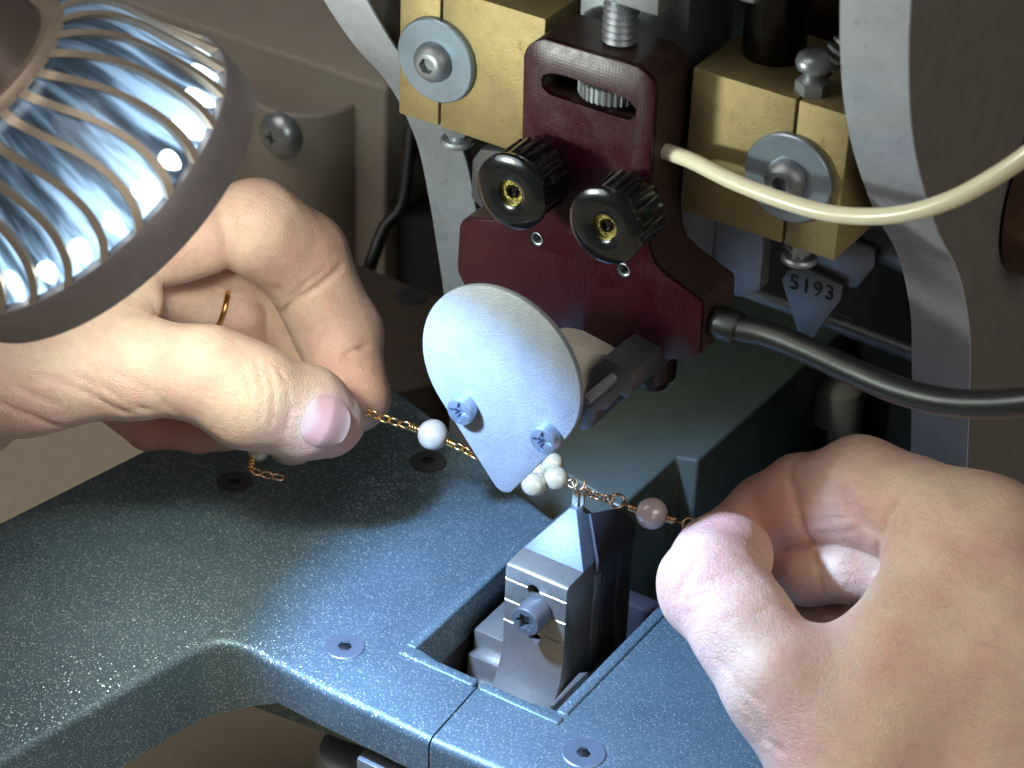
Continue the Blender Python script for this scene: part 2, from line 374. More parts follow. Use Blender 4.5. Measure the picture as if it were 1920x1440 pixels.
def cut(o, cutters):
    """subtract closed shapes (world cm) from a finished mesh object that sits under its thing"""
    tmp = []
    base = root_loc(o.parent) if o.parent else np.array(o['loc_cm'])
    for gm in cutters:
        me = to_mesh('c', (np.array(gm[0])-base)*S, gm[1], o.data.materials[0].name if False else 'dark', 0)
        bm = bmesh.new(); bm.from_mesh(me); bmesh.ops.recalc_face_normals(bm, faces=bm.faces); bm.to_mesh(me); bm.free()
        me.materials.clear()
        q = bpy.data.objects.new('cutter', me); col.objects.link(q)
        q.matrix_world = o.matrix_world if not o.parent else Matrix.Translation(Vector(base)*S); tmp.append(q)
        md = o.modifiers.new('b', 'BOOLEAN'); md.object = q; md.operation = 'DIFFERENCE'; md.solver = 'EXACT'
    bpy.context.view_layer.update()
    me = evalmesh(o); o.modifiers.clear(); o.data = me
    me.shade_smooth(); me.set_sharp_from_angle(angle=math.radians(35))
    for q in tmp: bpy.data.objects.remove(q)
def countersunk(parent, c, r, nrm=(0, 0, 1), sock=.12, mat='zinc', rec='hole', proud=.03):
    """flat screw with hex socket; a part of its plate, its socket floor a sub-part"""
    s = put('screw', lathe(c, nrm, [(-.06, r), (proud*.5, r), (proud, r*.95), (proud, hexr(sock)), (.006, hexr(sock)), (.005, .01)], 48, cap0=False), mat, parent)
    put('socket', lathe(np.array(c), nrm, [(.004, hexr(sock*.96)), (.009, hexr(sock*.9))], 48), rec, s)  # dark disc stands in for the shade of a deeper socket
    return s

# ------------------------------------------------------------------ setting
bench = put('bench_top', prism([(-60, -30, -8), (60, -30, -8), (60, 70, -8), (-60, 70, -8)], (0, 0, -2)), 'bench', kind='structure')
backdrop = put('machine_recess', box((-30, 24, -8), (30, 26, 30)), 'dark', kind='structure')

# ---- plates
LP_px = [(897, 1283), (803, 1388), (700, 1338), (600, 1290), (520, 1247), (470, 1220), (440, 1208), (415, 1204), (390, 1208), (360, 1222), (300, 1256), (0, 1432), (-220, 1560),
         (-260, 1100), (0, 975), (250, 850), (400, 770), (520, 705), (600, 680), (680, 690), (760, 740), (860, 815), (968, 915), (1041, 972), (790, 1212)]
LP = [on(x, y, 2, 0) for x, y in LP_px]
def plate_geom(pts, thin=.85, thick=1.65):
    bot = []
    for p in pts:
        f_ = min(1, max(0, (abs(p[0]-.08)-3.2)/1.2))
        bot.append((p[0], p[1], -(thin+(thick-thin)*f_)))
    return prism(pts, bot)
def top_edge(e):
    return all(v.co.z > -.01 for v in e.verts) and not (all(abs(v.co.x-.1) < .3 for v in e.verts) and abs(e.verts[0].co.y-e.verts[1].co.y) > 1)
tl = thing('work_plate', 'teal sparkle-painted cast work plate with rounded edge, under the left hand', 'work plate', (-4, 0, -1.6))
put('plate', plate_geom(LP), 'sparkle', tl, bevel=.16, seg=4, smooth=50, sel=lambda e: top_edge(e))
for px, py in ((647, 1213), (803, 866), (440, 905)):
    countersunk(tl, on(px, py, 2, 0), .36, mat='zinc' if px == 647 else 'dark_tool')  # the two rear screws get darker steel for the shadow there
tr = thing('work_plate', 'blue lit sparkle-painted work plate at bottom centre right, under the right hand', 'work plate', (4, 0, -1.6))
RP = [np.array([.13-p[0]+.02, p[1], 0]) for p in LP][::-1]
RP[-1] = LP[0]+np.array([.035, 0, 0]); RP[-2] = LP[1]+np.array([.035, 0, 0])
put('plate', plate_geom(RP), 'sparkle', tr, bevel=.16, seg=4, smooth=50, sel=lambda e: top_edge(e))
countersunk(tr, on(1095, 1413, 2, 0), .38)

def lip(parent, a, b, w_):
    a, b = np.array(a, float), np.array(b, float); d_ = b-a; n_ = np.array([-d_[1], d_[0], 0]); n_ = n_/np.linalg.norm(n_)*w_
    put('lip', prism([a+[0, 0, -.3], b+[0, 0, -.3], b+n_+[0, 0, -.3], a+n_+[0, 0, -.3]], (0, 0, .345)), 'sparkle', parent, bevel=.06, seg=3, smooth=50)
pl_, pr_ = LP[-1], RP[0]
lip(tl, (pl_[0]-.02, 4.75, 0), (pl_[0]-.02, .02, 0), -.24)
lip(tl, (pl_[0]-.26, -.02, 0), (LP[0][0]-.03, -.02, 0), -.24)
lip(tr, (RP[-1][0]+.03, -.02, 0), (pr_[0]+.26, -.02, 0), -.24)
lip(tr, (pr_[0]+.02, .02, 0), (pr_[0]+.02, 4.75, 0), -.24)

# ---- parts under the plates
t1 = thing('support_leg', 'grey rounded support column below the front of the plates', 'support', (-2.2, .2, -8))
put('column', lathe(on(690, 1392, 2, -2.0)*[1, 1, 0]+[0, 0, -8], (0, 0, 1), [(0, .95), (5.6, .95), (5.85, .88), (5.95, .7)], 64), 'dull_steel', t1)
ab = [on(668, 1422, 2, -1.2), on(700, 1385, 2, -1.2), on(860, 1460, 2, -1.2), on(830, 1500, 2, -1.2)]
put('aluminium_bar', prism(ab, (0, 0, -.35)), 'steel', bevel=.03, tags=('bright aluminium bar poking out below the front plate edge', 'bar', None))

# ---- lower arm casting
C0 = [(-4.6, 6.9, 0), (-2.37, 6.48, 0), (-.74, 6.11, 0), (-.71, 8.24, 0), (-.28, 8.36, 0), (-.15, 12, 0), (-.1, 16, 0), (-4.6, 16, 0)]
la = thing('lower_arm', 'dark green cast lower arm behind the anvil', 'casting', (-2, 9, -8))
put('body', prism([np.array(p)+[0, 0, -.2] for p in C0], (0, 0, -5)), 'casting', la, bevel=.08, seg=3)
put('boss', lathe(on(1560, 800, 2, -2.4), (0, 0, 1), [(-2, .62), (.9, .62), (1.1, .58), (1.25, .4), (1.3, .05)], 48), 'beige', la)
put('slot_pin', box(on(1520, 840, 2, -2.6), on(1520, 840, 2, -2.6)+np.array([.3, .3, .5])), 'dark_tool', la)
put('floor', box((-.1, 5.5, -5.2), (4.6, 16, -3.2)), 'casting', la, bevel=.1)
put('step', box((-.65, 5.6, -4), (.95, 6.05, -2.0)), 'dark_tool', la, bevel=.06)
put('step', box((.9, 6.4, -4), (2.6, 7.6, -2.1)), 'dark_tool', la, bevel=.06)

# ---- frame arms: two identical thick plates, their front edges bare metal
prof = [(1.55, 16.5), (1.75, 14.0), (2.1, 12.5), (2.55, 11.41), (3.15, 10.4), (4.1, 9.1), (5.0, 8.1), (5.55, 7.35), (5.98, 6.6), (6.3, 5.9), (6.68, 4.6), (6.98, 3.4), (7.25, 2.2), (7.5, .5), (7.6, -4)]
pf = smooth_path([(y, z, 0) for y, z in prof], 4)
def arm(x0, x1, label):
    t_ = thing('frame_arm', label, 'frame', ((x0+x1)/2, 9, -4), 'curved steel arms of the machine frame')
    cut_y = .05
    edge = prism([(x0, p[0], p[1]) for p in pf]+[(x0, p[0]+cut_y, p[1]) for p in pf[::-1]], (x1-x0, 0, 0))
    put('front_edge', edge, 'arm_edge', t_, smooth=40)
    body = prism([(x0+.02, p[0]+cut_y+.003, p[1]) for p in pf]+[(x0+.02, 20, -4), (x0+.02, 20, 16.5)], (x1-x0-.04, 0, 0))
    put('side_plate', body, 'arm_paint', t_, smooth=40)
    return t_
ar = arm(4.6, 5.7, 'right curved steel frame arm with bare front edge, beside the right brass block')
al = arm(-5.7, -4.6, 'left curved steel frame arm seen behind the left brass block')
hub_c = on(1960, 330, 0, 5.75)
h1 = put('hub', lathe(hub_c, (1, 0, 0), [(0, 1.75), (.5, 1.75), (.56, 1.68), (.56, 1.2), (.9, 1.2), (.95, 1.1), (.95, .01)], 64), 'bronze', ar)

# ---- beige housing at the back left
Yh = 15.0
e0, e1 = on(440, 67, 1, Yh), on(724, 166, 1, Yh)
xr, zt = e1[0], e1[2]
ho = thing('machine_housing', 'beige machine housing with half-round boss, out of focus behind the left hand', 'housing', (xr-6, Yh, -8))
put('cover', prism([(xr, Yh, -8), (xr, Yh, zt), (xr, Yh+2.6, zt+.9), (xr, Yh+4.5, zt+.9), (xr, Yh+4.5, -8)], (-30, 0, 0)), 'beige', ho, bevel=.12, seg=3)
put('upper_panel', box((xr-26, Yh+2.9, zt+.85), (xr+4, Yh+4.4, zt+9)), 'dark', ho, bevel=.1)
bl, br = on(487, 135, 1, Yh), on(662, 170, 1, Yh)
bc_ = (bl+br)/2; br_r = np.linalg.norm(br-bl)/2*1.02
put('boss', lathe((bc_[0], Yh, -8), (0, 0, 1), [(0, br_r), (zt+8-.75, br_r), (zt+8-.68, br_r*.96)], 64), 'beige', ho)
scp = on(527, 252, 1, Yh-br_r*.95)
s_ = put('screw', lathe(scp+np.array([0, .1, 0]), (-.15, -1, 0), [(0, .6), (.12, .6), (.3, .5), (.42, .3), (.43, cross(.22)), (.3, cross(.18)), (.28, .01)], 48), 'steel', ho)
fb = thing('rear_housing', 'brownish base block with sunk screw behind the frame arm', 'base block', (-6, 11, -4))
q0 = [on(640, 480, 2, -.6), on(840, 560, 2, -.6), on(900, 700, 2, -.6), on(700, 740, 2, -.6), on(560, 640, 2, -.6)]
put('block', prism(q0, (0, 0, -4)), 'rear_brown', fb, bevel=.1, seg=3)
put('screw', lathe(on(770, 556, 2, -.6), (0, 0, 1), [(-.05, .36), (.03, .36), (.035, .33), (.035, hexr(.15)), (.012, hexr(.14)), (.011, .01)], 48, cap0=False), 'dark_tool', fb)
put('cable', tube(smooth_path([P(770, 240, 60), P(755, 380, 60), P(720, 430, 60), P(690, 510, 60), P(670, 580, 61)]), .16), 'rubber', tags=('thin black cable hanging in the dark gap behind the housing', 'cable', None))
put('motor_body', prism([on(728, 400, 1, 15.5), on(835, 420, 1, 15.5), on(860, 760, 1, 15.5), on(730, 720, 1, 15.5)], (0, 2, 0)), 'dark', bevel=.1, tags=('dark blue-black box in the gap behind the frame arm', 'motor', None))  # dark box stands in for the dark depth of the gap
q = on(775, 275, 1, 15.2)
put('connector', lathe(q, (.3, -1, 0), [(-1, .3), (0, .3), (.1, .22), (.5, .2)], 32), 'bronze', tags=('small blurred copper connector left of the frame arm', 'connector', None))

# ---- brass blocks with washers
YB = 3.4
def brass_block(px_tl, px_br, label, seam_px, wash_px, side):
    a_, b_ = px_tl, px_br
    lo = (min(a_[0], b_[0]), YB, b_[2]); hi = (max(a_[0], b_[0]), YB+2.2, a_[2])
    t_ = thing('clamp_block', label, 'clamp block', ((lo[0]+hi[0])/2, YB+1, lo[2]), 'brass clamp blocks of the slide')
    sx = seam_px
    put('block', box(lo, (sx-.025, hi[1], hi[2])), 'brass', t_, bevel=.025)
    put('block', box((sx+.025, lo[1], lo[2]), hi), 'brass', t_, bevel=.025)
    put('slit', box((sx-.03, lo[1]+.1, lo[2]+.03), (sx+.03, hi[1]-.1, hi[2]-.03)), 'hole', t_, smooth=0)  # solid near-black filler stands in for shade between the halves
    w_ = wash_px
    wa = put('washer', lathe(w_, (0, -1, 0), [(0, .77), (.1, .77), (.125, .745), (.125, .3), (0, .3)], 72), 'zinc', t_)
    sc = put('screw', lathe(np.array(w_)+[0, -.125, 0], (0, -1, 0), [(0, .36), (.06, .36), (.15, .33), (.23, .25), (.25, .2), (.25, hexr(.13)), (.1, hexr(.13)), (.09, .01)], 48), 'dull_steel', t_)
    bx = (sx+.16, YB+.34, lo[2])
    bo = put('bolt', lathe(bx, (0, 0, -1), [(-.1, hexr(.24)), (.18, hexr(.24)), (.19, .16), (.3, .16), (.31, .27), (.35, .3), (.4, .3), (.46, .22), (.47, .05)], 48), 'steel', t_)
    return t_, lo, hi
tlb = on(751, 0, 1, YB); top_z = on(1022, 36, 1, YB)[2]
lb, lo1, hi1 = brass_block((on(749, 100, 1, YB)[0], YB, top_z), (on(1022, 60, 1, YB)[0], YB, on(747, 212, 1, YB)[2]),
    'brass clamp block with grey washer at top, left of the burgundy carriage', on(826, 100, 1, YB)[0], on(822, 110, 1, YB), -1)
rb, lo2, hi2 = brass_block((on(1290, 250, 1, YB)[0], YB, on(1298, 126, 1, YB)[2]), (on(1564, 490, 1, YB)[0], YB, on(1564, 490, 1, YB)[2]),
    'brass clamp block with washer behind the white tube, right of the burgundy carriage', on(1484, 300, 1, YB)[0], on(1482, 330, 1, YB), 1)
# post, hex bolt with spring standing on the right block
zt2 = hi2[2]
pc = on(1450, 100, 2, zt2)
po = thing('guide_post', 'black polished round guide post standing on the right brass block', 'post', (pc[0], pc[1], zt2))
put('post', lathe((pc[0], pc[1]+.0, zt2), (0, 0, 1), [(0, .5), (.05, .52), (5, .52)], 64), 'black_steel', po)
hb = on(1522, 172, 2, zt2)
sb = thing('spring_bolt', 'small hex bolt with domed cap and coil spring on right brass block', 'bolt', (hb[0], hb[1], zt2))
put('nut', lathe((hb[0], hb[1], zt2), (0, 0, 1), [(0, hexr(.24)), (.2, hexr(.24)), (.24, .2), (.3, .15)], 48), 'steel', sb)
put('cap', lathe((hb[0], hb[1], zt2+.3), (0, 0, 1), [(0, .15), (.08, .18), (.12, .28), (.22, .31), (.32, .28), (.4, .18), (.43, .02)], 48), 'steel', sb)
sd = np.array([.5, .35, .8]); sd /= np.linalg.norm(sd); a_, b_, _ = basis(sd)
hp = [np.array([hb[0]+.1, hb[1]+.1, zt2+.42])+sd*(k/110*1.7)+(a_*math.cos(k*.65)+b_*math.sin(k*.65))*.17 for k in range(111)]
put('spring', tube(hp, .036, 8), 'steel', sb)
# bronze plate further back at top right
put('rear_block', prism([on(1490, 60, 1, 6.2), on(1570, 85, 1, 6.2), on(1575, -40, 1, 6.2), on(1510, -60, 1, 6.2)], (0, 1, 0)), 'bronze', bevel=.05, tags=('brown bronze block at the top edge behind the spring bolt', 'block', None))

# ---- steel slide above and behind the carriage
sl = thing('slide', 'bright machined steel slide above the burgundy carriage', 'slide', (0.2, 4.2, 9))
zb = on(1286, 92, 1, 4.0)[2]
put('rear_bar', box((on(1085, 60, 1, 4.0)[0], 4.0, zb-6), (on(1287, 92, 1, 4.0)[0], 5.6, zb+6)), 'steel', sl, bevel=.03)
zb2 = on(1233, 31, 1, 2.7)[2]
put('front_bar', box((on(1118, 0, 1, 2.7)[0], 2.7, zb2), (on(1233, 31, 1, 2.7)[0], 3.95, zb2+5)), 'steel', sl, bevel=.03)
zb3 = on(1400, 8, 1, 2.7)[2]
put('side_bracket', box((on(1300, -10, 1, 2.7)[0], 2.7, zb3), (on(1415, 10, 1, 2.7)[0], 3.6, zb3+2)), 'dull_steel', sl, bevel=.08)
put('back_plate', prism([on(900, 280, 1, 5.7), on(885, 300, 1, 5.7), on(882, 370, 1, 5.7), on(900, 390, 1, 5.7), on(1390, 560, 1, 5.7), on(1425, 545, 1, 5.7), on(1432, 440, 1, 5.7), on(1432, 330, 1, 5.7)], (0, .35, 0)), 'dull_steel', sl, bevel=.04)

# ---- burgundy carriage
YC = 2.5
cb_px = [(975, 420), (981, 105), (984, 95), (992, 84), (1004, 76), (1020, 73), (1175, 119), (1196, 126), (1212, 138), (1223, 152), (1228, 170)]
cpts = [on(x, y, 1, YC) for x, y in cb_px]
xl_, xr_ = -1.19, 1.29
rr = [on(1213, 430, 1, YC), on(1216, 470, 1, YC), on(1226, 495, 1, YC), on(1245, 515, 1, YC), on(1312, 566, 1, YC), on(1316, 575, 1, YC), on(1310, 664, 1, YC), on(1300, 674, 1, YC), on(1216, 674, 1, YC), on(1070, 624, 1, YC)]
ll = [on(890, 562, 1, YC), on(872, 540, 1, YC), on(858, 510, 1, YC), on(857, 495, 1, YC), on(861, 425, 1, YC), on(866, 414, 1, YC), on(874, 410, 1, YC), on(925, 413, 1, YC), on(960, 418, 1, YC)]
outline = cpts+rr+ll
ca = thing('tool_carriage', 'burgundy laminate tool carriage with slot and two black knobs, at centre', 'carriage', (0.05, 3.0, 6))
fr = put('front_face', prism(outline, (0, .1, 0)), 'burgundy', ca, bevel=.03, seg=2)
bd = put('body', prism([p+np.array([0, .103, 0]) for p in outline], (0, 1.02, 0)), 'burgundy_edge', ca)
slot_px = [(1013, 150), (1018, 140), (1032, 136), (1060, 142), (1140, 170), (1180, 188), (1194, 205), (1192, 220), (1180, 226), (1150, 218), (1030, 178), (1016, 165)]
slot = [on(x, y, 1, YC-.3) for x, y in slot_px]
sh_ = on(1105, 178, 1, YC)-on(1105, 178, 1, YC-.3)
slotc = prism([p+sh_+np.array([0, -.3, 0]) for p in slot], (0, 1.1, 0))
thc = [on(1005, 449, 1, YC), on(1168, 507, 1, YC)]
holes = [lathe(c_+np.array([0, -.2, 0]), (0, 1, 0), [(0, .13), (.8, .13)], 32) for c_ in thc]
cut(fr, [slotc]+holes); cut(bd, [slotc]+holes)
for c_ in thc:
    th = [c_+np.array([.115*math.cos(k*.5), .02+k*.0045, .115*math.sin(k*.5)]) for k in range(100)]
    put('thread', tube(th, .02, 6), 'steel', ca)
    put('insert', lathe(c_+np.array([0, .004, 0]), (0, 1, 0), [(0, .127), (.6, .127)], 32, cap0=False), 'dull_steel', ca)
wc = on(1122, 176, 1, YC+.12)
put('thumbwheel', lathe((wc[0], YC+.56, wc[2]-.16), (0, 0, 1), [(0, .38), (.02, knurl(.56, 34, .07)), (.27, knurl(.56, 34, .07)), (.31, .46), (.34, .3)], 272, hint=(0, 1, 0)), 'steel', ca)
ctop = on(1100, 95, 1, YC)[2]
rod = (wc[0]+.05, YC+.62)
thr = [(h*.06, .27+(.03 if k % 2 else -.02)) for k, h in enumerate(range(0, 60))]
put('threaded_rod', lathe((rod[0], rod[1], ctop-.02), (0, 0, 1), thr, 40), 'steel', ca)
put('rod_shaft', lathe((rod[0], rod[1], ctop-1.2), (0, 0, 1), [(0, .2), (1.3, .2)], 32), 'steel', ca)
def knob(cpx, label_=None):
    c_ = on(*cpx, 1, YC-1.15); c_ = np.array([c_[0], YC-1.15, c_[2]])
    k_ = put('knob', lathe(c_, (0, 1, 0), [(.12, knurl(.56, 20, .07)), (.2, knurl(.62, 20, .08)), (.85, knurl(.64, 20, .08)), (.92, .5), (1.13, .42)], 192), 'black_plastic', ca)
    put('cap', lathe(c_, (0, 1, 0), [(.3, .225), (.02, .23), (0, .255), (-.015, .42), (.0, .58), (.04, .655), (.1, .675), (.16, .655), (.18, .56), (.3, .28)], 72, cap0=False, cap1=False), 'black_plastic', k_)
    put('brass_ring', lathe(c_+np.array([0, .13, 0]), (0, 1, 0), [(-.02, .11), (-.02, .222), (.02, .222), (.02, .11)], 48, cap0=False, cap1=False), 'yellow_brass', k_)
    put('stud', lathe(c_+np.array([0, .02, 0]), (0, 1, 0), [(.25, .12), (.06, .12), (.04, .105), (.04, .07), (.15, .07), (.15, .01)], 40), 'black_steel', k_)
knob((955, 363)); knob((1131, 427))
cc = on(1352, 604, 0, 2.62)
put('cable_gland', lathe((2.5, cc[1], cc[2]), (1, .05, -.06), [(0, .26), (.1, .29), (.42, .29), (.47, .25)], 48), 'rubber', ca)

# ---- hoses
TUBE = [on(1240, 282, 1, 2.95), on(1258, 287, 1, 2.93), on(1300, 303, 1, 2.8), on(1370, 338, 1, 2.55), on(1450, 370, 1, 2.3), on(1540, 397, 1, 2.05), on(1620, 406, 1, 1.8), on(1700, 400, 1, 1.6), on(1780, 376, 1, 1.4), on(1850, 340, 1, 1.2), on(1930, 287, 1, 1.0), on(2050, 190, 1, .8)]
put('air_tube', tube(smooth_path(TUBE, 14), .135, 24), 'tube', smooth=60, tags=('milky translucent tube curving from the burgundy carriage across the right', 'tube', None))
CAB = [np.array([2.6, cc[1], cc[2]]), np.array([2.93, cc[1]+.01, cc[2]-.02]), on(1440, 628, 1, 2.95), on(1520, 660, 1, 2.85), on(1600, 697, 1, 2.7), on(1680, 730, 1, 2.5), on(1760, 751, 1, 2.3), on(1840, 758, 1, 2.1), on(1930, 753, 1, 1.9), on(2050, 735, 1, 1.7)]
put('power_cable', tube(smooth_path(CAB, 14), .225, 28), 'rubber', smooth=60, tags=('thick black rubber cable leaving the carriage to the right', 'cable', None))

# ---- 5193 number plate
YN = 6.8
npx = [(1465, 525), (1476, 508), (1500, 498), (1580, 536), (1577, 562), (1540, 610), (1520, 640), (1497, 628), (1480, 575)]
npl = thing('number_plate', 'small etched steel plate numbered 5193 under the right brass block', 'plate', on(1520, 640, 1, YN))
put('plate', prism([on(x, y, 1, YN) for x, y in npx], (0, .12, 0)), 'dull_steel', npl, bevel=.015)
put('strap', prism([on(x, y, 1, YN+.15) for x, y in [(1505, 490), (1560, 440), (1640, 470), (1640, 500), (1605, 542), (1580, 536)]], (0, .12, 0)), 'dull_steel', npl, bevel=.015)
tx = bpy.data.curves.new('text', 'FONT'); tx.body = '5193'; tx.size = .42*S; tx.extrude = .004*S; tx.space_character = 1.12; tx.align_x = 'CENTER'; tx.align_y = 'CENTER'
to = bpy.data.objects.new('text_tmp', tx); col.objects.link(to); bpy.context.view_layer.update()
tm = evalmesh(to); bpy.data.objects.remove(to); tm.materials.append(M['hole'])
tp = on(1522, 541, 1, YN-.02)
o_ = bpy.data.objects.new('numbers', tm); col.objects.link(o_); o_.parent = npl
o_.matrix_basis = Matrix.Translation((Vector(tp)-Vector(root_loc(npl)))*S) @ Matrix.Rotation(math.radians(-3), 4, 'Y') @ Matrix.Rotation(math.pi/2, 4, 'X')
# rods in the dark cavity
put('cross_rod', tube([on(1400, 545, 1, 10), on(1720, 665, 1, 10)], .16, 24), 'dull_steel', tags=('dim steel rod crossing the dark cavity behind the number plate', 'rod', None))
put('tie_bar', tube([on(1560, 400, 1, 7.6), on(1760, 500, 1, 7.6)], .4, 32), 'dull_steel', tags=('round steel tie bar behind the right brass block', 'rod', None))
put('cavity_wall', box((-4.5, 15, -6), (4.5, 15.5, 14)), 'dark', smooth=0, tags=('black rear wall of the cavity between the frame arms', 'panel', None))

# ---- electrode holder below the carriage
eh = thing('electrode_holder', 'grey V-clamp holder with rod and white nozzle below the carriage', 'holder', (.6, 2.2, 4))
put('nozzle', lathe(on(1085, 735, 1, 1.9)+np.array([-.1, 0, .35]), (-.15, -.4, -1), [(-.6, .5), (0, .48), (.7, .3), (1.3, .2)], 48), 'ceramic', eh)
vj = [(1110, 690), (1135, 672), (1186, 700), (1182, 738), (1174, 748), (1158, 735), (1160, 742), (1138, 768), (1118, 770), (1116, 790), (1105, 806), (1086, 806), (1092, 760), (1105, 735)]
vjp = [on(x, y, 1, 1.55) for x, y in vj]
put('jaw', prism(vjp, (0, 1.5, 0)), 'jaw_steel', eh, bevel=.015)
put('pin', tube([on(1098, 752, 1, .75), on(1150, 708, 1, 1.56)], .085, 24), 'steel', eh)
put('collet', lathe(on(1225, 690, 1, 3.3), (0, 0, -1), [(-.6, .4), (.1, .4), (.15, .3), (.3, .28)], 40), 'black_steel', eh)

# ---- light shield
YS = .5
sp_px = [(792, 640), (800, 600), (820, 565), (850, 541), (890, 530), (940, 540), (990, 570), (1030, 615), (1060, 665), (1080, 715), (1092, 765), (1090, 790)]
cpx = [on(x, y, 1, YS) for x, y in sp_px+[(800, 690), (797, 670)]]
U = np.array([[p[0], p[2]] for p in cpx]); A_ = np.c_[2*U, np.ones(len(U))]; s3 = np.linalg.lstsq(A_, (U**2).sum(1), rcond=None)[0]
scx, scz = s3[0], s3[1]; sR = math.sqrt(s3[2]+s3[0]**2+s3[1]**2)
tipp = on(944, 936, 1, YS); tx_, tz_ = tipp[0], tipp[2]
dv = np.array([tx_-scx, tz_-scz]); L_ = np.linalg.norm(dv); al_ = math.acos(sR/L_); th0 = math.atan2(dv[1], dv[0])
arc = [(scx+sR*math.cos(a), scz+sR*math.sin(a)) for a in np.linspace(th0+al_, th0+2*math.pi-al_, 90)]
tp_r = .22; tpu = -dv/L_
half = math.pi/2-al_
cent = np.array([tx_, tz_])+tpu*(tp_r/math.sin(half))
ta = math.atan2(-tpu[1], -tpu[0])
tiparc = [(cent[0]+tp_r*math.cos(a), cent[1]+tp_r*math.sin(a)) for a in np.linspace(ta-(math.pi/2-half), ta+(math.pi/2-half), 14)]
so = [(x, YS, z) for x, z in arc+tiparc]
sh = thing('light_shield', 'drop-shaped brushed aluminium shield with two cross-head screws, in front of carriage', 'shield', (scx, YS, tz_))
put('plate', prism(so, (0, .12, 0)), 'peel', sh, bevel=.02, seg=2, smooth=40)
for cx_, cy_ in ((862, 772), (1018, 827)):
    c_ = on(cx_, cy_, 1, YS-.17)
    c_ = np.array([c_[0], YS, c_[2]])
    k_ = put('screw', lathe(c_, (0, -1, 0), [(0, .26), (.15, .26), (.19, .24), (.2, .22), (.2, cross(.195)), (.12, cross(.16)), (.11, .01)], 96), 'zinc', sh)
for cx_, cy_ in ((862, 772), (1018, 827)):
    c_ = on(cx_, cy_, 1, YS); put('standoff', lathe((c_[0], YS+.12, c_[2]), (0, 1, .05), [(0, .12), (1.9, .12)], 24), 'steel', sh)

# ---- pit floor, anvil
YA = 1.6
pi_ = thing('anvil_holder', 'stepped grey steel base around the anvil in the square pit', 'base', (0.1, 2, -3))
put('step', box((-1.25, 1.7, -3), (-.2, 3.6, -.55)), 'anvil_steel', pi_, bevel=.05)
put('step', box((-1.2, 1.45, -3), (-.3, 1.72, -.95)), 'anvil_steel', pi_, bevel=.03)
put('step', box((-1.38, 1.2, -3), (-.25, 1.46, -1.5)), 'anvil_steel', pi_, bevel=.03)
put('step', box((.85, 1.55, -3), (1.6, 3.5, -1.0)), 'anvil_steel', pi_, bevel=.06)
put('lever', prism([on(1030, 1322, 2, -.5), on(1040, 1322, 2, -.5), on(1105, 1258, 2, -.5), on(1085, 1260, 2, -.5)], (0, 0, -.3)), 'anvil_steel', pi_, bevel=.05)
put('side_wall', box((-1.95, .35, -3), (-1.42, 4.6, -.9)), 'dark_tool', pi_, bevel=.05)
put('floor', box((-1.4, .2, -3.2), (1.9, 4.8, -2.9)), 'dark_tool', pi_)

ax0, ax1 = on(948, 1062, 1, YA)[0], on(1063, 1108, 1, YA)[0]
az = on(1005, 1080, 1, YA)[2]
an = thing('anvil', 'polished steel anvil with pointed top and star-socket screw, standing in the pit', 'anvil', ((ax0+ax1)/2, 2.2, -2.2))
fz = az-2.0
front = [(YA, az-.12), (YA+.03, az-.04), (YA+.12, az)]
side = [(YA+.1, az), (YA+.95, az+.02), (YA+.95, -2.2), (YA-.55, -2.2), (YA-.5, az-2.75), (YA-.22, az-2.45), (YA-.06, az-2.1), (YA, az-1.7), (YA, az-.12), (YA+.03, az-.04)]
bk = put('block', prism([(ax0, y, z) for y, z in side], (ax1-ax0, 0, 0)), 'anvil_steel', an, bevel=.02, seg=2, smooth=40)
h_c = on(1000, 1108, 1, YA)
h2 = on(1002, 1195, 1, YA)
gro = [prism([(ax0-.1, YA-.06, az-.29-.47*k), (ax0-.1, YA+.035, az-.31-.47*k), (ax0-.1, YA-.05, az-.38-.47*k)], (ax1-ax0+.2, 0, 0)) for k in range(3)]
cut(bk, [lathe(h_c+np.array([0, -.4, 0]), (0, 1, 0), [(0, .13), (1, .13)], 32), lathe(h2+np.array([0, -.4, 0]), (0, 1, 0), [(0, .13), (1, .13)], 32)]+gro)
scx_ = on(985, 1166, 1, YA-.45)
scr = put('screw', lathe((scx_[0], YA+.05, scx_[2]), (0, -1, 0), [(0, .2), (.1, .29), (.48, .29), (.52, .27), (.52, torx(.16)), (.36, torx(.15)), (.35, .01)], 96), 'dull_steel', an)
# pointed nose
tip = np.array([.07, 2.95, 2.05])
zb_ = az+.015
nb = [(ax0+.02, YA+.55, zb_), (ax1-.0, YA+.55, zb_), (ax1-.0, YA+1.9, zb_), (ax0+.02, YA+1.9, zb_)]
V = nb+[(tip[0]-.08, tip[1]-.1, tip[2]), (tip[0]+.06, tip[1]-.1, tip[2]), (tip[0]+.06, tip[1]+.1, tip[2]), (tip[0]-.08, tip[1]+.1, tip[2])]
put('nose', (V, [(0, 3, 2, 1), (4, 5, 6, 7), (0, 1, 5, 4), (1, 2, 6, 5), (2, 3, 7, 6), (3, 0, 4, 7)]), 'nose_steel', an, bevel=.012)
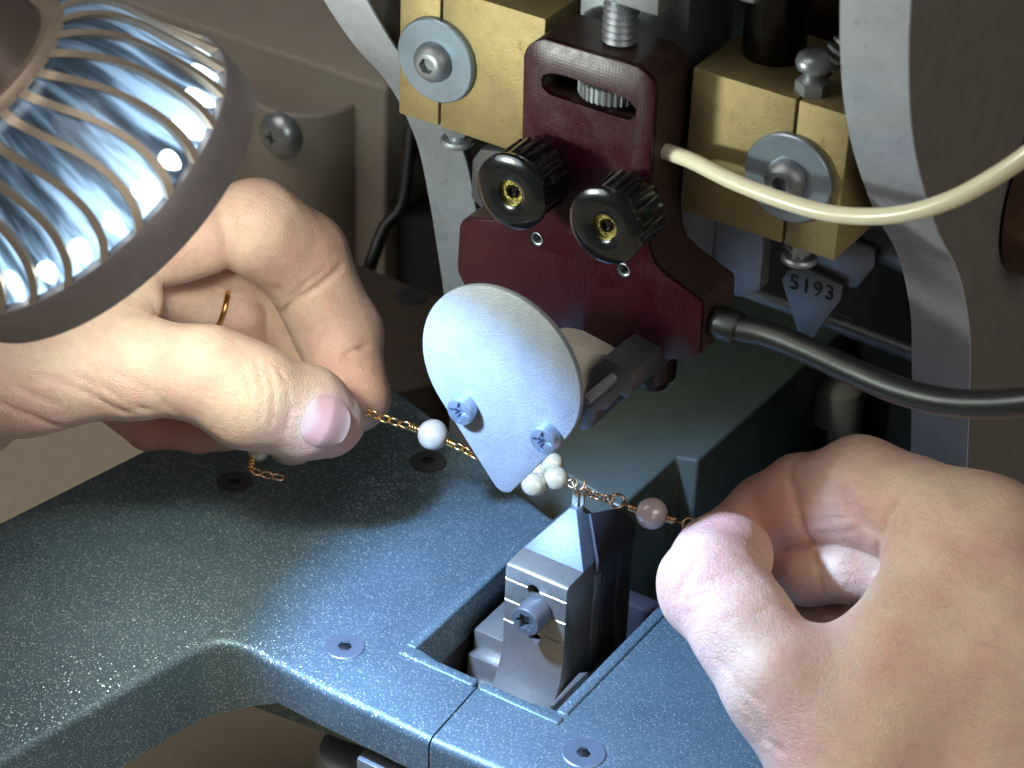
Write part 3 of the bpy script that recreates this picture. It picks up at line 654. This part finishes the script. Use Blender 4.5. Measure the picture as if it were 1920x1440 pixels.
# rear tooling slices beside / behind the block
for k, (y0, y1, zz) in enumerate(((YA+.98, YA+1.28, az-.06), (YA+1.3, YA+1.75, az-.02), (YA+1.77, YA+2.3, az-.1))):
    put('slice', box((ax0, y0, -2.2), (ax1+.02*k, y1, zz)), 'dark_tool' if k else 'anvil_steel', an, bevel=.03)
cl_ = [(ax1+.05, YA+.9, az-.25), (ax1+.05, YA+.9, az+.03), (tip[0]+.2, tip[1]+.05, tip[2]-.12), (tip[0]+.45, tip[1]+.75, tip[2]-.3), (ax1+.05, YA+2.2, az+.1), (ax1+.05, YA+2.2, az-.25)]
put('clamp_face', prism([(p[0], p[1], p[2]) for p in cl_], (.06, 0, .05)), 'dark_tool', an, bevel=.015)
# electrode prongs
for dx, hgt, wd in ((-.045, .33, .13), (.10, .36, .07)):
    pr = prism([(tip[0]+dx-wd/2, tip[1], tip[2]-.05), (tip[0]+dx+wd/2, tip[1], tip[2]-.05), (tip[0]+dx+wd/2, tip[1]+.02, tip[2]+hgt), (tip[0]+dx-wd/2, tip[1]+.02, tip[2]+hgt*.9)], (0, .05, 0))
    put('prong', pr, 'silver_wire', an, bevel=.008)

# ------------------------------------------------------------------ lamp
la_, lb_, ln_ = basis(LAMP_N); LU = -LAMP_N
lt = thing('spot_lamp', 'grey bell-shaped LED spot lamp with curved fins, lit, at top left', 'lamp', LAMP_C)
def lp(prof, n=96, **k): return lathe(LAMP_C, LU, prof, n, **k)
put('rim', lp([(.1, 2.45), (.02, 2.5), (0, 2.72), (.03, 2.755), (.62, 2.77), (.68, 2.74), (.7, 2.6), (.6, 2.45)], 128, cap0=False, cap1=False), 'lamp_grey', lt, smooth=50)
bell = [(.66, 2.72), (.85, 2.60), (1.15, 2.47), (1.5, 2.34), (1.9, 2.22), (2.25, 2.10), (2.55, 1.93), (2.75, 1.72), (2.86, 1.46)]
put('neck_ring', lp([(2.8, 1.5), (2.86, 1.47), (2.95, 1.36), (2.96, 1.2), (2.8, 1.2)], 96, cap0=False, cap1=False), 'lamp_fin', lt)
put('neck', lp([(2.7, 1.22), (3.0, 1.2), (4.5, 1.12), (7, 1.12)], 96), 'lamp_neck', lt, smooth=60)
NF = 26
bpth = smooth_path([(h, r, 0) for h, r in bell], 4)
fa, fb_, fc_ = basis(LU)
fV, fF = [], []
wid = lambda s: .048+.03*abs(s-.5)*2
for k, p in enumerate(bpth):
    s_k = k/(len(bpth)-1); w2 = wid(s_k); tw = .11*math.sin(s_k*math.pi*1.5)
    for (dr, ds) in ((.02, -w2), (.02, w2), (-.09, w2), (-.09, -w2)):
        r_ = p[1]+dr; an_ = tw+ds/max(p[1], .3)
        fV.append((r_*math.cos(an_), r_*math.sin(an_), p[0]))
for k in range(len(bpth)-1):
    for i in range(4): fF.append([k*4+i, k*4+(i+1) % 4, (k+1)*4+(i+1) % 4, (k+1)*4+i])
fF += [[3, 2, 1, 0], [len(fV)-4+i for i in range(4)]]
fin_me = to_mesh('fin', np.array(fV)*S, fF, 'lamp_fin', 40)
bm = bmesh.new(); bm.from_mesh(fin_me); bmesh.ops.recalc_face_normals(bm, faces=bm.faces); bm.to_mesh(fin_me); bm.free()
RB = Matrix(((fa[0], fb_[0], fc_[0], 0), (fa[1], fb_[1], fc_[1], 0), (fa[2], fb_[2], fc_[2], 0), (0, 0, 0, 1)))
for k in range(NF):
    mm4 = RB @ Matrix.Rotation(2*math.pi*k/NF, 4, 'Z'); mm4.translation = Vector(LAMP_C)
    inst('fin', fin_me, mm4, lt)
inner = [(h, r-.10) for h, r, _ in [tuple(p) for p in bpth]]
bu = put('bulb', lp(inner, 112, cap0=False, cap1=True), 'bulb', lt, smooth=60)
me = bu.data; ga = me.attributes.new('glow', 'FLOAT', 'POINT'); sa = me.attributes.new('streak', 'FLOAT_VECTOR', 'POINT')
for i, v in enumerate(me.vertices):
    p = np.array(v.co[:])/S; h = p@fc_; a_ = math.atan2(p@fb_, p@fa)
    s_k = min(1, max(0, (h-.66)/2.2))
    ga.data[i].value = .16+1.9*(1-s_k)**1.5
    sa.data[i].vector = (math.cos(a_)*9, math.sin(a_)*9, h*.6)
for k in range(NF):
    a_ = 2*math.pi*(k+.5)/NF+.05
    hz, wz = .15+.1*random.random(), .045+.02*random.random()
    q = [LAMP_C+fc_*(.9+hz*math.sin(e_))+(fa*math.cos(a_+wz*math.cos(e_)*(1+.3*math.sin(e_)))+fb_*math.sin(a_+wz*math.cos(e_)*(1+.3*math.sin(e_))))*(2.495-.42*(hz*math.sin(e_))) for e_ in np.linspace(0, 2*math.pi, 16, endpoint=False)]
    rad = (fa*math.cos(a_)+fb_*math.sin(a_))
    put('led', prism(q, rad*.02), 'led', lt, smooth=0)  # glowing discs stand in for hot-spot reflections on the bulb glass
put('lens', lp([(.12, 2.44), (.1, 2.2), (.1, .01)], 96, cap0=True), 'led', lt)

exec_hands = True
# ------------------------------------------------------------------ hands (implicit surface, one continuous skin each)
def seg_d(p, a, b):
    pa = p-a; ba = b-a; h = np.clip((pa@ba)/(ba@ba), 0, 1); return np.linalg.norm(pa-h[:, None]*ba, axis=1), h
def smin(a, b, k):
    h = np.clip(.5+.5*(b-a)/k, 0, 1); return b+(a-b)*h-k*h*(1-h)
class Hand:
    def __init__(s): s.groups = []; s.creases = []; s.pend = []; s.flush = []
    def chain(s, pts, rad, k=.35, kj=.12):           # a finger: joints with a radius each
        s.groups.append(([(np.array(a, float), np.array(b, float), ra, rb_) for a, b, ra, rb_ in zip(pts[:-1], pts[1:], rad[:-1], rad[1:])], k, kj))
    def sdf(s, p):
        d = None
        for segs, k, kj in s.groups:
            g_ = None
            for a, b, ra, rb_ in segs:
                q, h = seg_d(p, a, b); q = q-(ra+(rb_-ra)*h)
                g_ = q if g_ is None else smin(g_, q, k)
            d = g_ if d is None else smin(d, g_, kj)
        for a, b, wd, dp in s.creases:
            q, h = seg_d(p, a, b); d = d+dp*np.exp(-(q/wd)**2)*1.0
        d = d+.016*np.sin(p@np.array([2.1, 1.3, .7])*1.9+1)*np.sin(p@np.array([-.8, 2.3, 1.1])*1.7)+.006*np.sin(p@np.array([5, -3, 4.])*1.3)*np.sin(p@np.array([-2, 5, -3.])*1.2+2)
        return d
    def mesh(s, vox=.07):
        allp = np.array([q for segs, _, _ in s.groups for sg in segs for q in (sg[0]-sg[2], sg[0]+sg[2], sg[1]-sg[3], sg[1]+sg[3])])
        lo = allp.min(0)-.3; hi = allp.max(0)+.3; B = 8
        nb = np.ceil((hi-lo)/(vox*B)).astype(int); n = nb*B+1
        D = np.full(n, 1e3, np.float32)
        bc = np.stack(np.meshgrid(*[(np.arange(k)+.5)*vox*B for k in nb], indexing='ij'), -1).reshape(-1, 3)+lo
        d = s.sdf(bc); keep = np.abs(d) < vox*B*1.05
        bi = np.stack(np.unravel_index(np.arange(len(bc)), nb), -1)
        for ix, iy, iz in bi[d < 0]: D[ix*B:ix*B+B+1, iy*B:iy*B+B+1, iz*B:iz*B+B+1] = -1e3
        loc = np.stack(np.meshgrid(*[np.arange(B+1)]*3, indexing='ij'), -1).reshape(-1, 3)
        kb = bi[keep]
        for c0 in range(0, len(kb), 400):
            ch = kb[c0:c0+400]; idx = (ch[:, None]*B+loc[None]).reshape(-1, 3)
            v = s.sdf(lo+idx*vox); D[idx[:, 0], idx[:, 1], idx[:, 2]] = v
        sg = D < 0; n0, n1, n2 = D.shape
        cell = np.zeros((n0-1, n1-1, n2-1), np.int16)
        offs = [(a, b, c) for a in (0, 1) for b in (0, 1) for c in (0, 1)]
        for a, b, c in offs: cell += sg[a:n0-1+a, b:n1-1+b, c:n2-1+c]
        act = (cell > 0) & (cell < 8); ids = -np.ones(act.shape, np.int64); ci = np.argwhere(act); ids[act] = np.arange(len(ci))
        acc = np.zeros((len(ci), 3)); cnt = np.zeros(len(ci))
        for a in offs:
            for ax in range(3):
                if a[ax]: continue
                b = list(a); b[ax] = 1
                d0 = D[ci[:, 0]+a[0], ci[:, 1]+a[1], ci[:, 2]+a[2]]; d1 = D[ci[:, 0]+b[0], ci[:, 1]+b[1], ci[:, 2]+b[2]]
                x = (d0 < 0) != (d1 < 0); tt = np.where(x, d0/np.where(x, d0-d1, 1), 0)
                pt = np.array(a, float)[None]+np.eye(3)[ax][None]*tt[:, None]
                acc[x] += pt[x]; cnt[x] += 1
        V = lo+(ci+acc/cnt[:, None])*vox
        Q = []
        for ax in range(3):
            e = [0, 0, 0]; e[ax] = 1
            s0 = sg[:n0-e[0], :n1-e[1], :n2-e[2]]; s1 = sg[e[0]:, e[1]:, e[2]:]
            ed = np.argwhere(s0 != s1); u, v_ = (ax+1) % 3, (ax+2) % 3
            ed = ed[(ed[:, u] > 0) & (ed[:, v_] > 0) & (ed[:, u] < act.shape[u]) & (ed[:, v_] < act.shape[v_]) & (ed[:, ax] < act.shape[ax])]
            def cid(du, dv_):
                q = ed.copy(); q[:, u] -= du; q[:, v_] -= dv_; return ids[q[:, 0], q[:, 1], q[:, 2]]
            f_ = np.stack([cid(1, 1), cid(0, 1), cid(0, 0), cid(1, 0)], 1)
            fl_ = s0[ed[:, 0], ed[:, 1], ed[:, 2]]; f_[~fl_] = f_[~fl_][:, ::-1]; Q.append(f_)
        Q = np.concatenate(Q); Q = Q[(Q >= 0).all(1)]
        for _ in range(2):                           # pull vertices onto the true surface
            e = .02; d0 = s.sdf(V); gr = np.stack([s.sdf(V+np.eye(3)[k]*e)-d0 for k in range(3)], 1)/e
            gl = (gr**2).sum(1, keepdims=True); V = V-np.clip(d0[:, None]*gr/np.maximum(gl, .2), -.05, .05)
        return V, Q
    def crease(s, px, wd, dp):
        o = np.array([P(x, y, 38.0) for x, y in px]); d = np.array([ray(x, y) for x, y in px]); d /= np.linalg.norm(d, axis=1, keepdims=True)
        q = s.trace(o, d, 90)
        for a, b in zip(q[:-1], q[1:]):
            if np.linalg.norm(a-b) < 1.6: s.pend.append((a, b, wd, dp))
    def trace(s, o, d, n=60):
        o = np.array(o, float); tt = np.zeros(len(o))
        for _ in range(n): tt += .8*s.sdf(o+d*tt[:, None])
        return o+d*tt[:, None]
def make_hand(h, label, nails, wrist_loc):
    V, Q = h.mesh()
    o = put('hand', (V, Q.tolist()), 'skin', smooth=0, tags=(label, 'hand', None, wrist_loc))
    me = o.data; me.shade_smooth()
    fl = np.zeros(len(V))
    for c, r, am in h.flush: fl = np.maximum(fl, am*np.exp(-(np.linalg.norm(V-np.array(c), axis=1)/r)**2))
    at_ = me.attributes.new('flush', 'FLOAT', 'POINT'); at_.data.foreach_set('value', fl.astype(np.float32))
    for c, ax, out, ln, wd in nails:
        c = np.array(c); ax = np.array(ax, float); ax /= np.linalg.norm(ax); out = np.array(out, float); out -= ax*(ax@out); out /= np.linalg.norm(out); sd_ = np.cross(ax, out)
        nu, nv = 26, 22; O = []; UV = []
        for i in range(nu):
            for j in range(nv):
                u = -1+2*i/(nu-1); v = -1+2*j/(nv-1)
                vv = v*(1-.34*max(0, -u)**2.5-.3*max(0, u)**3); uu = u*(1-.3*abs(v)**2.3) if u < 0 else u*(1-.26*v*v)
                O.append(c+ax*uu*ln/2+sd_*vv*wd/2+out*1.2); UV.append((u, v))
        O = np.array(O); W = h.trace(O, -out[None]*np.ones((len(O), 1)))
        UV = np.array(UV)
        edge = np.maximum(np.abs(UV[:, 0])**6*(UV[:, 0] < 0), np.abs(UV[:, 1])**6)
        lift = .035-.06*edge+.03*np.clip(UV[:, 0], 0, 1)**6*(1-edge)
        W = W+out*lift[:, None]
        Fn = [[i*nv+j, (i+1)*nv+j, (i+1)*nv+j+1, i*nv+j+1] for i in range(nu-1) for j in range(nv-1)]
        # give the nail plate a thickness
        n_ = len(W); W2 = W-out*.05; Fb = [[a+n_ for a in f[::-1]] for f in Fn]
        bd_ = [i*nv for i in range(nu)]+[(nu-1)*nv+j for j in range(1, nv)]+[i*nv+nv-1 for i in range(nu-2, -1, -1)]+[j for j in range(nv-2, 0, -1)]
        Fs = [[bd_[k], bd_[(k+1) % len(bd_)], bd_[(k+1) % len(bd_)]+n_, bd_[k]+n_] for k in range(len(bd_))]
        no_ = put('thumbnail', (np.concatenate([W, W2]), Fn+Fb+Fs), 'nail', o, smooth=60)
        aa = no_.data.attributes.new('along', 'FLOAT', 'POINT')
        if len(no_.data.vertices) == 2*n_: aa.data.foreach_set('value', np.concatenate([np.clip((UV[:, 0]+1)/2+.22*UV[:, 1]**2*(UV[:, 0] < .3), 0, 1)]*2).astype(np.float32))
    return o

# left hand ---------------------------------------------------------------
H = Hand()
H.chain([P(-120, 690, 47.4), P(-700, 860, 47.4)], [1.9, 2.5], .8, .8)
thumb = [P(-160, 745, 46.4), P(60, 712, 46.2), P(250, 688, 46.3), P(385, 700, 46.5), P(468, 742, 46.7), P(575, 776, 47.2), P(622, 792, 47.5)]
H.chain(thumb, [1.05, .92, .86, .80, .90, .80, .60], .35, .35)
index = [P(480, 427, 48.3), P(562, 482, 49.2), P(635, 625, 49.6), P(668, 745, 48.9)]
H.chain(index, [.92, .88, .80, .64], .22, .06)
# palm / metacarpal mass behind the lamp
H.chain([P(-160, 620, 48), P(60, 520, 48), P(280, 425, 47.9)], [1.6, 1.3, .9], .8, .3)
H.chain([P(40, 660, 46.6), P(180, 610, 47.0), P(250, 560, 47.4)], [.95, .8, .55], .6, .5)
H.chain([P(230, 470, 47.8), P(372, 440, 48.1)], [.85, .80], .4, .06)
middle = [P(430, 500, 49.9), P(490, 543, 50.4), P(560, 640, 50.8), P(585, 720, 50.4), P(548, 824, 49.6)]
H.chain(middle, [.5, .44, .56, .52, .5], .12, .06)
ring = [P(250, 545, 49.2), P(365, 565, 49.9), P(452, 590, 50.2), P(470, 660, 50.8)]
H.chain(ring, [.6, .50, .46, .45], .14, .06)
pinky = [P(160, 700, 50), P(280, 802, 49.9), P(370, 808, 49.8), P(425, 812, 49.5)]
H.chain(pinky, [.6, .42, .40, .36], .12, .06)
def ln3(a, b, d): return P(a[0], a[1], d), P(b[0], b[1], d)
for px, wd, dp in (([(434, 340), (441, 400), (444, 450), (440, 495)], .06, .04), ([(525, 590), (560, 560), (600, 535), (640, 500)], .06, .08), ([(600, 692), (640, 672), (688, 648)], .06, .09), ([(610, 715), (650, 700), (685, 684)], .04, .03),
                   ([(540, 560), (575, 530), (610, 505)], .04, .04), ([(520, 690), (538, 720), (545, 770), (535, 810)], .035, .03), ([(503, 690), (514, 740), (508, 800)], .035, .035), ([(480, 675), (492, 730), (486, 790)], .035, .03), ([(455, 680), (468, 740), (462, 800)], .035, .025),
                   ([(80, 705), (160, 735), (240, 775), (300, 790)], .06, .035), ([(30, 725), (110, 760), (190, 795)], .06, .035), ([(0, 755), (60, 780), (120, 800)], .05, .05), ([(140, 705), (200, 730), (280, 770)], .05, .035), ([(220, 700), (280, 730), (340, 780)], .04, .025),
                   ([(0, 700), (50, 715)], .03, .01)):
    H.crease(px, wd, dp)
H.creases = H.pend
H.flush = [(P(690, 700, 48.6), 1.0, .4), (P(640, 830, 46.8), .8, .35), (P(570, 480, 48.8), 1.0, .45), (P(600, 640, 51), 1.0, .4), (P(330, 800, 50), 1.4, .9), (P(470, 600, 51), 1.2, .5), (P(380, 450, 48.5), .9, .4)]
lh = make_hand(H, 'left hand pinching the gold chain between thumb and index finger, below the lamp',
    [(P(606, 789, 46.6), np.array(thumb[6])-np.array(thumb[4]), CAM-np.array(thumb[5])+np.array([-3, 0, -9]), 1.02, 1.05)], P(0, 720, 47))
rdir = np.array(ring[2])-np.array(ring[1])
a_, b_, c_ = basis(rdir)
put('finger_ring', tube([np.array(ring[1])+rdir*.52+(a_*math.cos(k*2*math.pi/48)+b_*math.sin(k*2*math.pi/48))*.51 for k in range(48)], .055, 10, True), 'gold', tags=('gold ring on a curled finger of the left hand', 'ring', None))

# right hand ---------------------------------------------------------------
H = Hand()
thumb = [P(1720, 1640, 42.6), P(1590, 1450, 42.6), P(1460, 1275, 42.9), P(1395, 1180, 43.3), P(1338, 1098, 43.9), P(1358, 1045, 44.6), P(1350, 1012, 45.2)]
H.chain(thumb, [1.6, 1.15, .92, .84, .90, .76, .5], .3, .35)
index = [P(1850, 1015, 43.8), P(1615, 922, 44.9), P(1505, 940, 45.7), P(1440, 968, 46.1), P(1352, 1010, 45.9)]
H.chain(index, [1.0, .93, .80, .72, .5], .2, .2)
middle = [P(1760, 1075, 44.6), P(1595, 1070, 45.1), P(1515, 1080, 45.6), P(1440, 1065, 46.5)]
H.chain(middle, [.62, .55, .52, .5], .12, .06)
ring = [P(1760, 1160, 45.2), P(1620, 1172, 45.6), P(1520, 1172, 46.2)]
H.chain(ring, [.6, .46, .45], .12, .06)
# back of the hand and web
H.chain([P(1820, 1720, 44), P(1980, 2150, 43.5)], [2.3, 2.6], .8, .8)
H.chain([P(1850, 1015, 44.0), P(1870, 1260, 43.3), P(1850, 1700, 43)], [1.05, 1.6, 2.1], .8, .5)
H.chain([P(1985, 1090, 45.4), P(2010, 1320, 45.2), P(1980, 1700, 45)], [1.2, 1.7, 2.3], .8, .5)
H.chain([P(1765, 1085, 43.6), P(1690, 1270, 43.0), P(1640, 1490, 42.6)], [.95, 1.1, 1.4], .8, .6)
H.chain([P(1545, 1272, 43.0), P(1700, 1270, 43.1)], [.68, .9], .8, .55)
for px, wd, dp in (([(1484, 868), (1492, 930), (1505, 980), (1522, 1018)], .06, .12), ([(1585, 915), (1600, 950), (1620, 980), (1640, 1000)], .08, .10), ([(1252, 1170), (1270, 1120), (1290, 1080), (1310, 1050)], .06, .05),
                   ([(1530, 975), (1580, 972), (1630, 960)], .035, .03), ([(1535, 1000), (1580, 998), (1630, 985)], .035, .03), ([(1528, 955), (1570, 950), (1600, 940)], .03, .02),
                   ([(1378, 1290), (1400, 1330), (1430, 1370)], .07, .05), ([(1400, 1350), (1430, 1385), (1470, 1410)], .06, .05), ([(1350, 1240), (1390, 1290), (1430, 1320)], .05, .03), ([(1690, 940), (1660, 990), (1645, 1060)], .10, .07), ([(1730, 920), (1700, 970), (1690, 1030)], .08, .03),
                   ([(1290, 1125), (1350, 1110), (1420, 1085)], .04, .025), ([(1288, 1150), (1350, 1135), (1420, 1115)], .04, .025), ([(1300, 1175), (1360, 1165), (1440, 1145)], .04, .025), ([(1290, 1105), (1340, 1090), (1400, 1065)], .04, .02),
                   ([(1540, 1060), (1590, 1058), (1640, 1048)], .03, .03), ([(1545, 1080), (1590, 1080), (1630, 1070)], .03, .025), ([(1545, 1098), (1590, 1098), (1620, 1092)], .03, .02), ([(1528, 1030), (1535, 1070), (1545, 1115)], .05, .08)):
    H.crease(px, wd, dp)
H.creases = H.pend
H.flush = [(P(1330, 1020, 44.5), .9, .6), (P(1440, 960, 45.5), 1.0, .65), (P(1260, 1120, 43.2), .8, .4), (P(1500, 1080, 46.5), 1.2, .7), (P(1600, 960, 44.8), .8, .3), (P(1560, 1150, 46.5), 1, .7)]
rh = make_hand(H, 'right hand pinching the chain end, large at bottom right',
    [(P(1306, 1020, 44.6), np.array(thumb[6])-np.array(thumb[4]), -rt*1.0+up*.2-fw*.35, .95, .8)], P(1720, 1440, 43))

# ------------------------------------------------------------------ pearl chain
def ball(c, r, sq=1.0, ax=(1, 0, 0)):
    return lathe(c, ax, [(r*math.cos(a), max(.002, r*math.sin(a)*sq)) for a in np.linspace(math.pi, 0, 25)], 40)
lkV, lkF = tube([np.array([.095*math.cos(a)*1.25, .07*math.sin(a), 0]) for a in np.linspace(0, 2*math.pi, 24, endpoint=False)], .021, 8, True)
link_me = {k: to_mesh('link', np.array(lkV)*S, lkF, k, 60) for k in ('gold', 'rose_gold')}
rgV, rgF = tube([np.array([.135*math.cos(a), .135*math.sin(a), 0]) for a in np.linspace(0, 2*math.pi, 32, endpoint=False)], .024, 8, True)
ring_me = to_mesh('jump_ring', np.array(rgV)*S, rgF, 'rose_gold', 60)
def links(parent, pts, mat, step=.165):
    path = smooth_path(pts, 40); d = [0]
    for a, b in zip(path[:-1], path[1:]): d.append(d[-1]+np.linalg.norm(b-a))
    n = max(1, int(d[-1]/step)); k = 0
    for i in range(n):
        s_ = (i+.5)/n*d[-1]; j = min(len(path)-2, int(np.searchsorted(d, s_))-1); j = max(j, 0)
        p = path[j]+(path[j+1]-path[j])*(s_-d[j])/max(1e-9, d[j+1]-d[j]); tg = path[j+1]-path[j]
        a_, b_, c_ = basis(tg, -fw)
        rot = (.75 if i % 2 else -.75)+random.uniform(-.15, .15)
        y_ = a_*math.cos(rot)+b_*math.sin(rot); z_ = np.cross(c_, y_)
        mm4 = Matrix(((c_[0], y_[0], z_[0], 0), (c_[1], y_[1], z_[1], 0), (c_[2], y_[2], z_[2], 0), (0, 0, 0, 1))); mm4.translation = Vector(p)
        inst('link', link_me[mat], mm4, parent)
def jring(parent, p, nrm):
    a_, b_, c_ = basis(nrm)
    mm4 = Matrix(((a_[0], b_[0], c_[0], 0), (a_[1], b_[1], c_[1], 0), (a_[2], b_[2], c_[2], 0), (0, 0, 0, 1))); mm4.translation = Vector(p)
    inst('jump_ring', ring_me, mm4, parent)
def coil(parent, a, b, mat, turns=3.5, r=.06):
    a, b = np.array(a), np.array(b); u_, v_, w_ = basis(b-a); n = int(turns*14)
    put('wire_wrap', tube([a+(b-a)*k/n+(u_*math.cos(k*2*math.pi/14)+v_*math.sin(k*2*math.pi/14))*r for k in range(n+1)], .024, 6), mat, parent, smooth=60)
dL = 48.2
pA = P(676, 768, 48.35); pB = P(780, 803, 48.15); pe1 = P(812, 815, 48.1); pC = P(845, 832, 48.0); pD = P(880, 850, 47.9); pE = P(1000, 895, 47.5)
c1 = thing('pearl_chain', 'gold chain with white pearls running from left hand behind the shield', 'chain', pe1)
links(c1, [pA, (pA+pB)/2+np.array([0, 0, -.02]), P(768, 799, 48.2)], 'gold')
put('pearl', ball(pe1, .285), 'pearl', c1, smooth=80)
coil(c1, P(768, 799, 48.2), P(786, 806, 48.15), 'gold'); coil(c1, P(838, 827, 48.0), P(853, 834, 48), 'gold')
links(c1, [P(853, 834, 48), P(900, 858, 47.8), P(980, 888, 47.5)], 'gold')
for (px, py, d_, r_) in ((1043, 897, 47.05, .235), (1001, 908, 47.0, .235), (1037, 868, 47.4, .2), (1012, 884, 47.5, .17)):
    put('pearl', ball(P(px, py, d_), r_, .92), 'pearl_cream', c1, smooth=80)
put('wire_loop', tube(smooth_path([P(1058, 903, 47), P(1070, 900, 46.95), P(1079, 898, 46.95), P(1081, 908, 46.95), P(1074, 915, 46.95), P(1063, 908, 47)], 6), .022, 8), 'silver_wire', c1, smooth=60)
put('wire_end', tube(smooth_path([P(1072, 903, 47), P(1077, 915, 47), P(1080, 924, 47)], 6), .022, 8), 'silver_wire', c1)
# dangling tail below the left thumb
put('pearl', ball(P(485, 846, 49.3), .2), 'pearl', c1, smooth=80)
coil(c1, P(474, 855, 49.2), P(470, 880, 49.2), 'gold', 4, .05)
links(c1, [P(470, 880, 49.2), P(490, 888, 49.2), P(532, 897, 49.2)], 'rose_gold')
c2 = thing('pearl_chain', 'rose gold chain with one pinkish pearl running into the right hand', 'chain', P(1222, 962, 46.2))
links(c2, [P(1092, 918, 46.9), P(1118, 930, 46.7), P(1148, 938, 46.6)], 'rose_gold', .15)
put('wire_end', tube(smooth_path([P(1095, 903, 46.9), P(1093, 914, 46.9), P(1086, 922, 46.9), P(1098, 924, 46.9)], 6), .022, 8), 'rose_gold', c2)
jring(c2, P(1157, 939, 46.5), -fw*.8+up*.5)
put('wire_end', tube([P(1166, 943, 46.5), P(1182, 951, 46.4), P(1196, 957, 46.3)], .026, 8), 'silver_wire', c2)
coil(c2, P(1180, 950, 46.4), P(1198, 957, 46.3), 'rose_gold'); coil(c2, P(1250, 971, 46.1), P(1266, 976, 46.0), 'rose_gold')
put('pearl', ball(P(1222, 963, 46.2), .285), 'pearl_pink', c2, smooth=80)
put('wire_end', tube([P(1264, 976, 46.0), P(1286, 982, 45.9)], .024, 8), 'rose_gold', c2)
jring(c2, P(1294, 985, 45.8), -fw*.9+up*.3)
links(c2, [P(1300, 988, 45.7), P(1325, 995, 45.6)], 'rose_gold')

for o in scene.objects:
    if 'loc_cm' in o: del o['loc_cm']
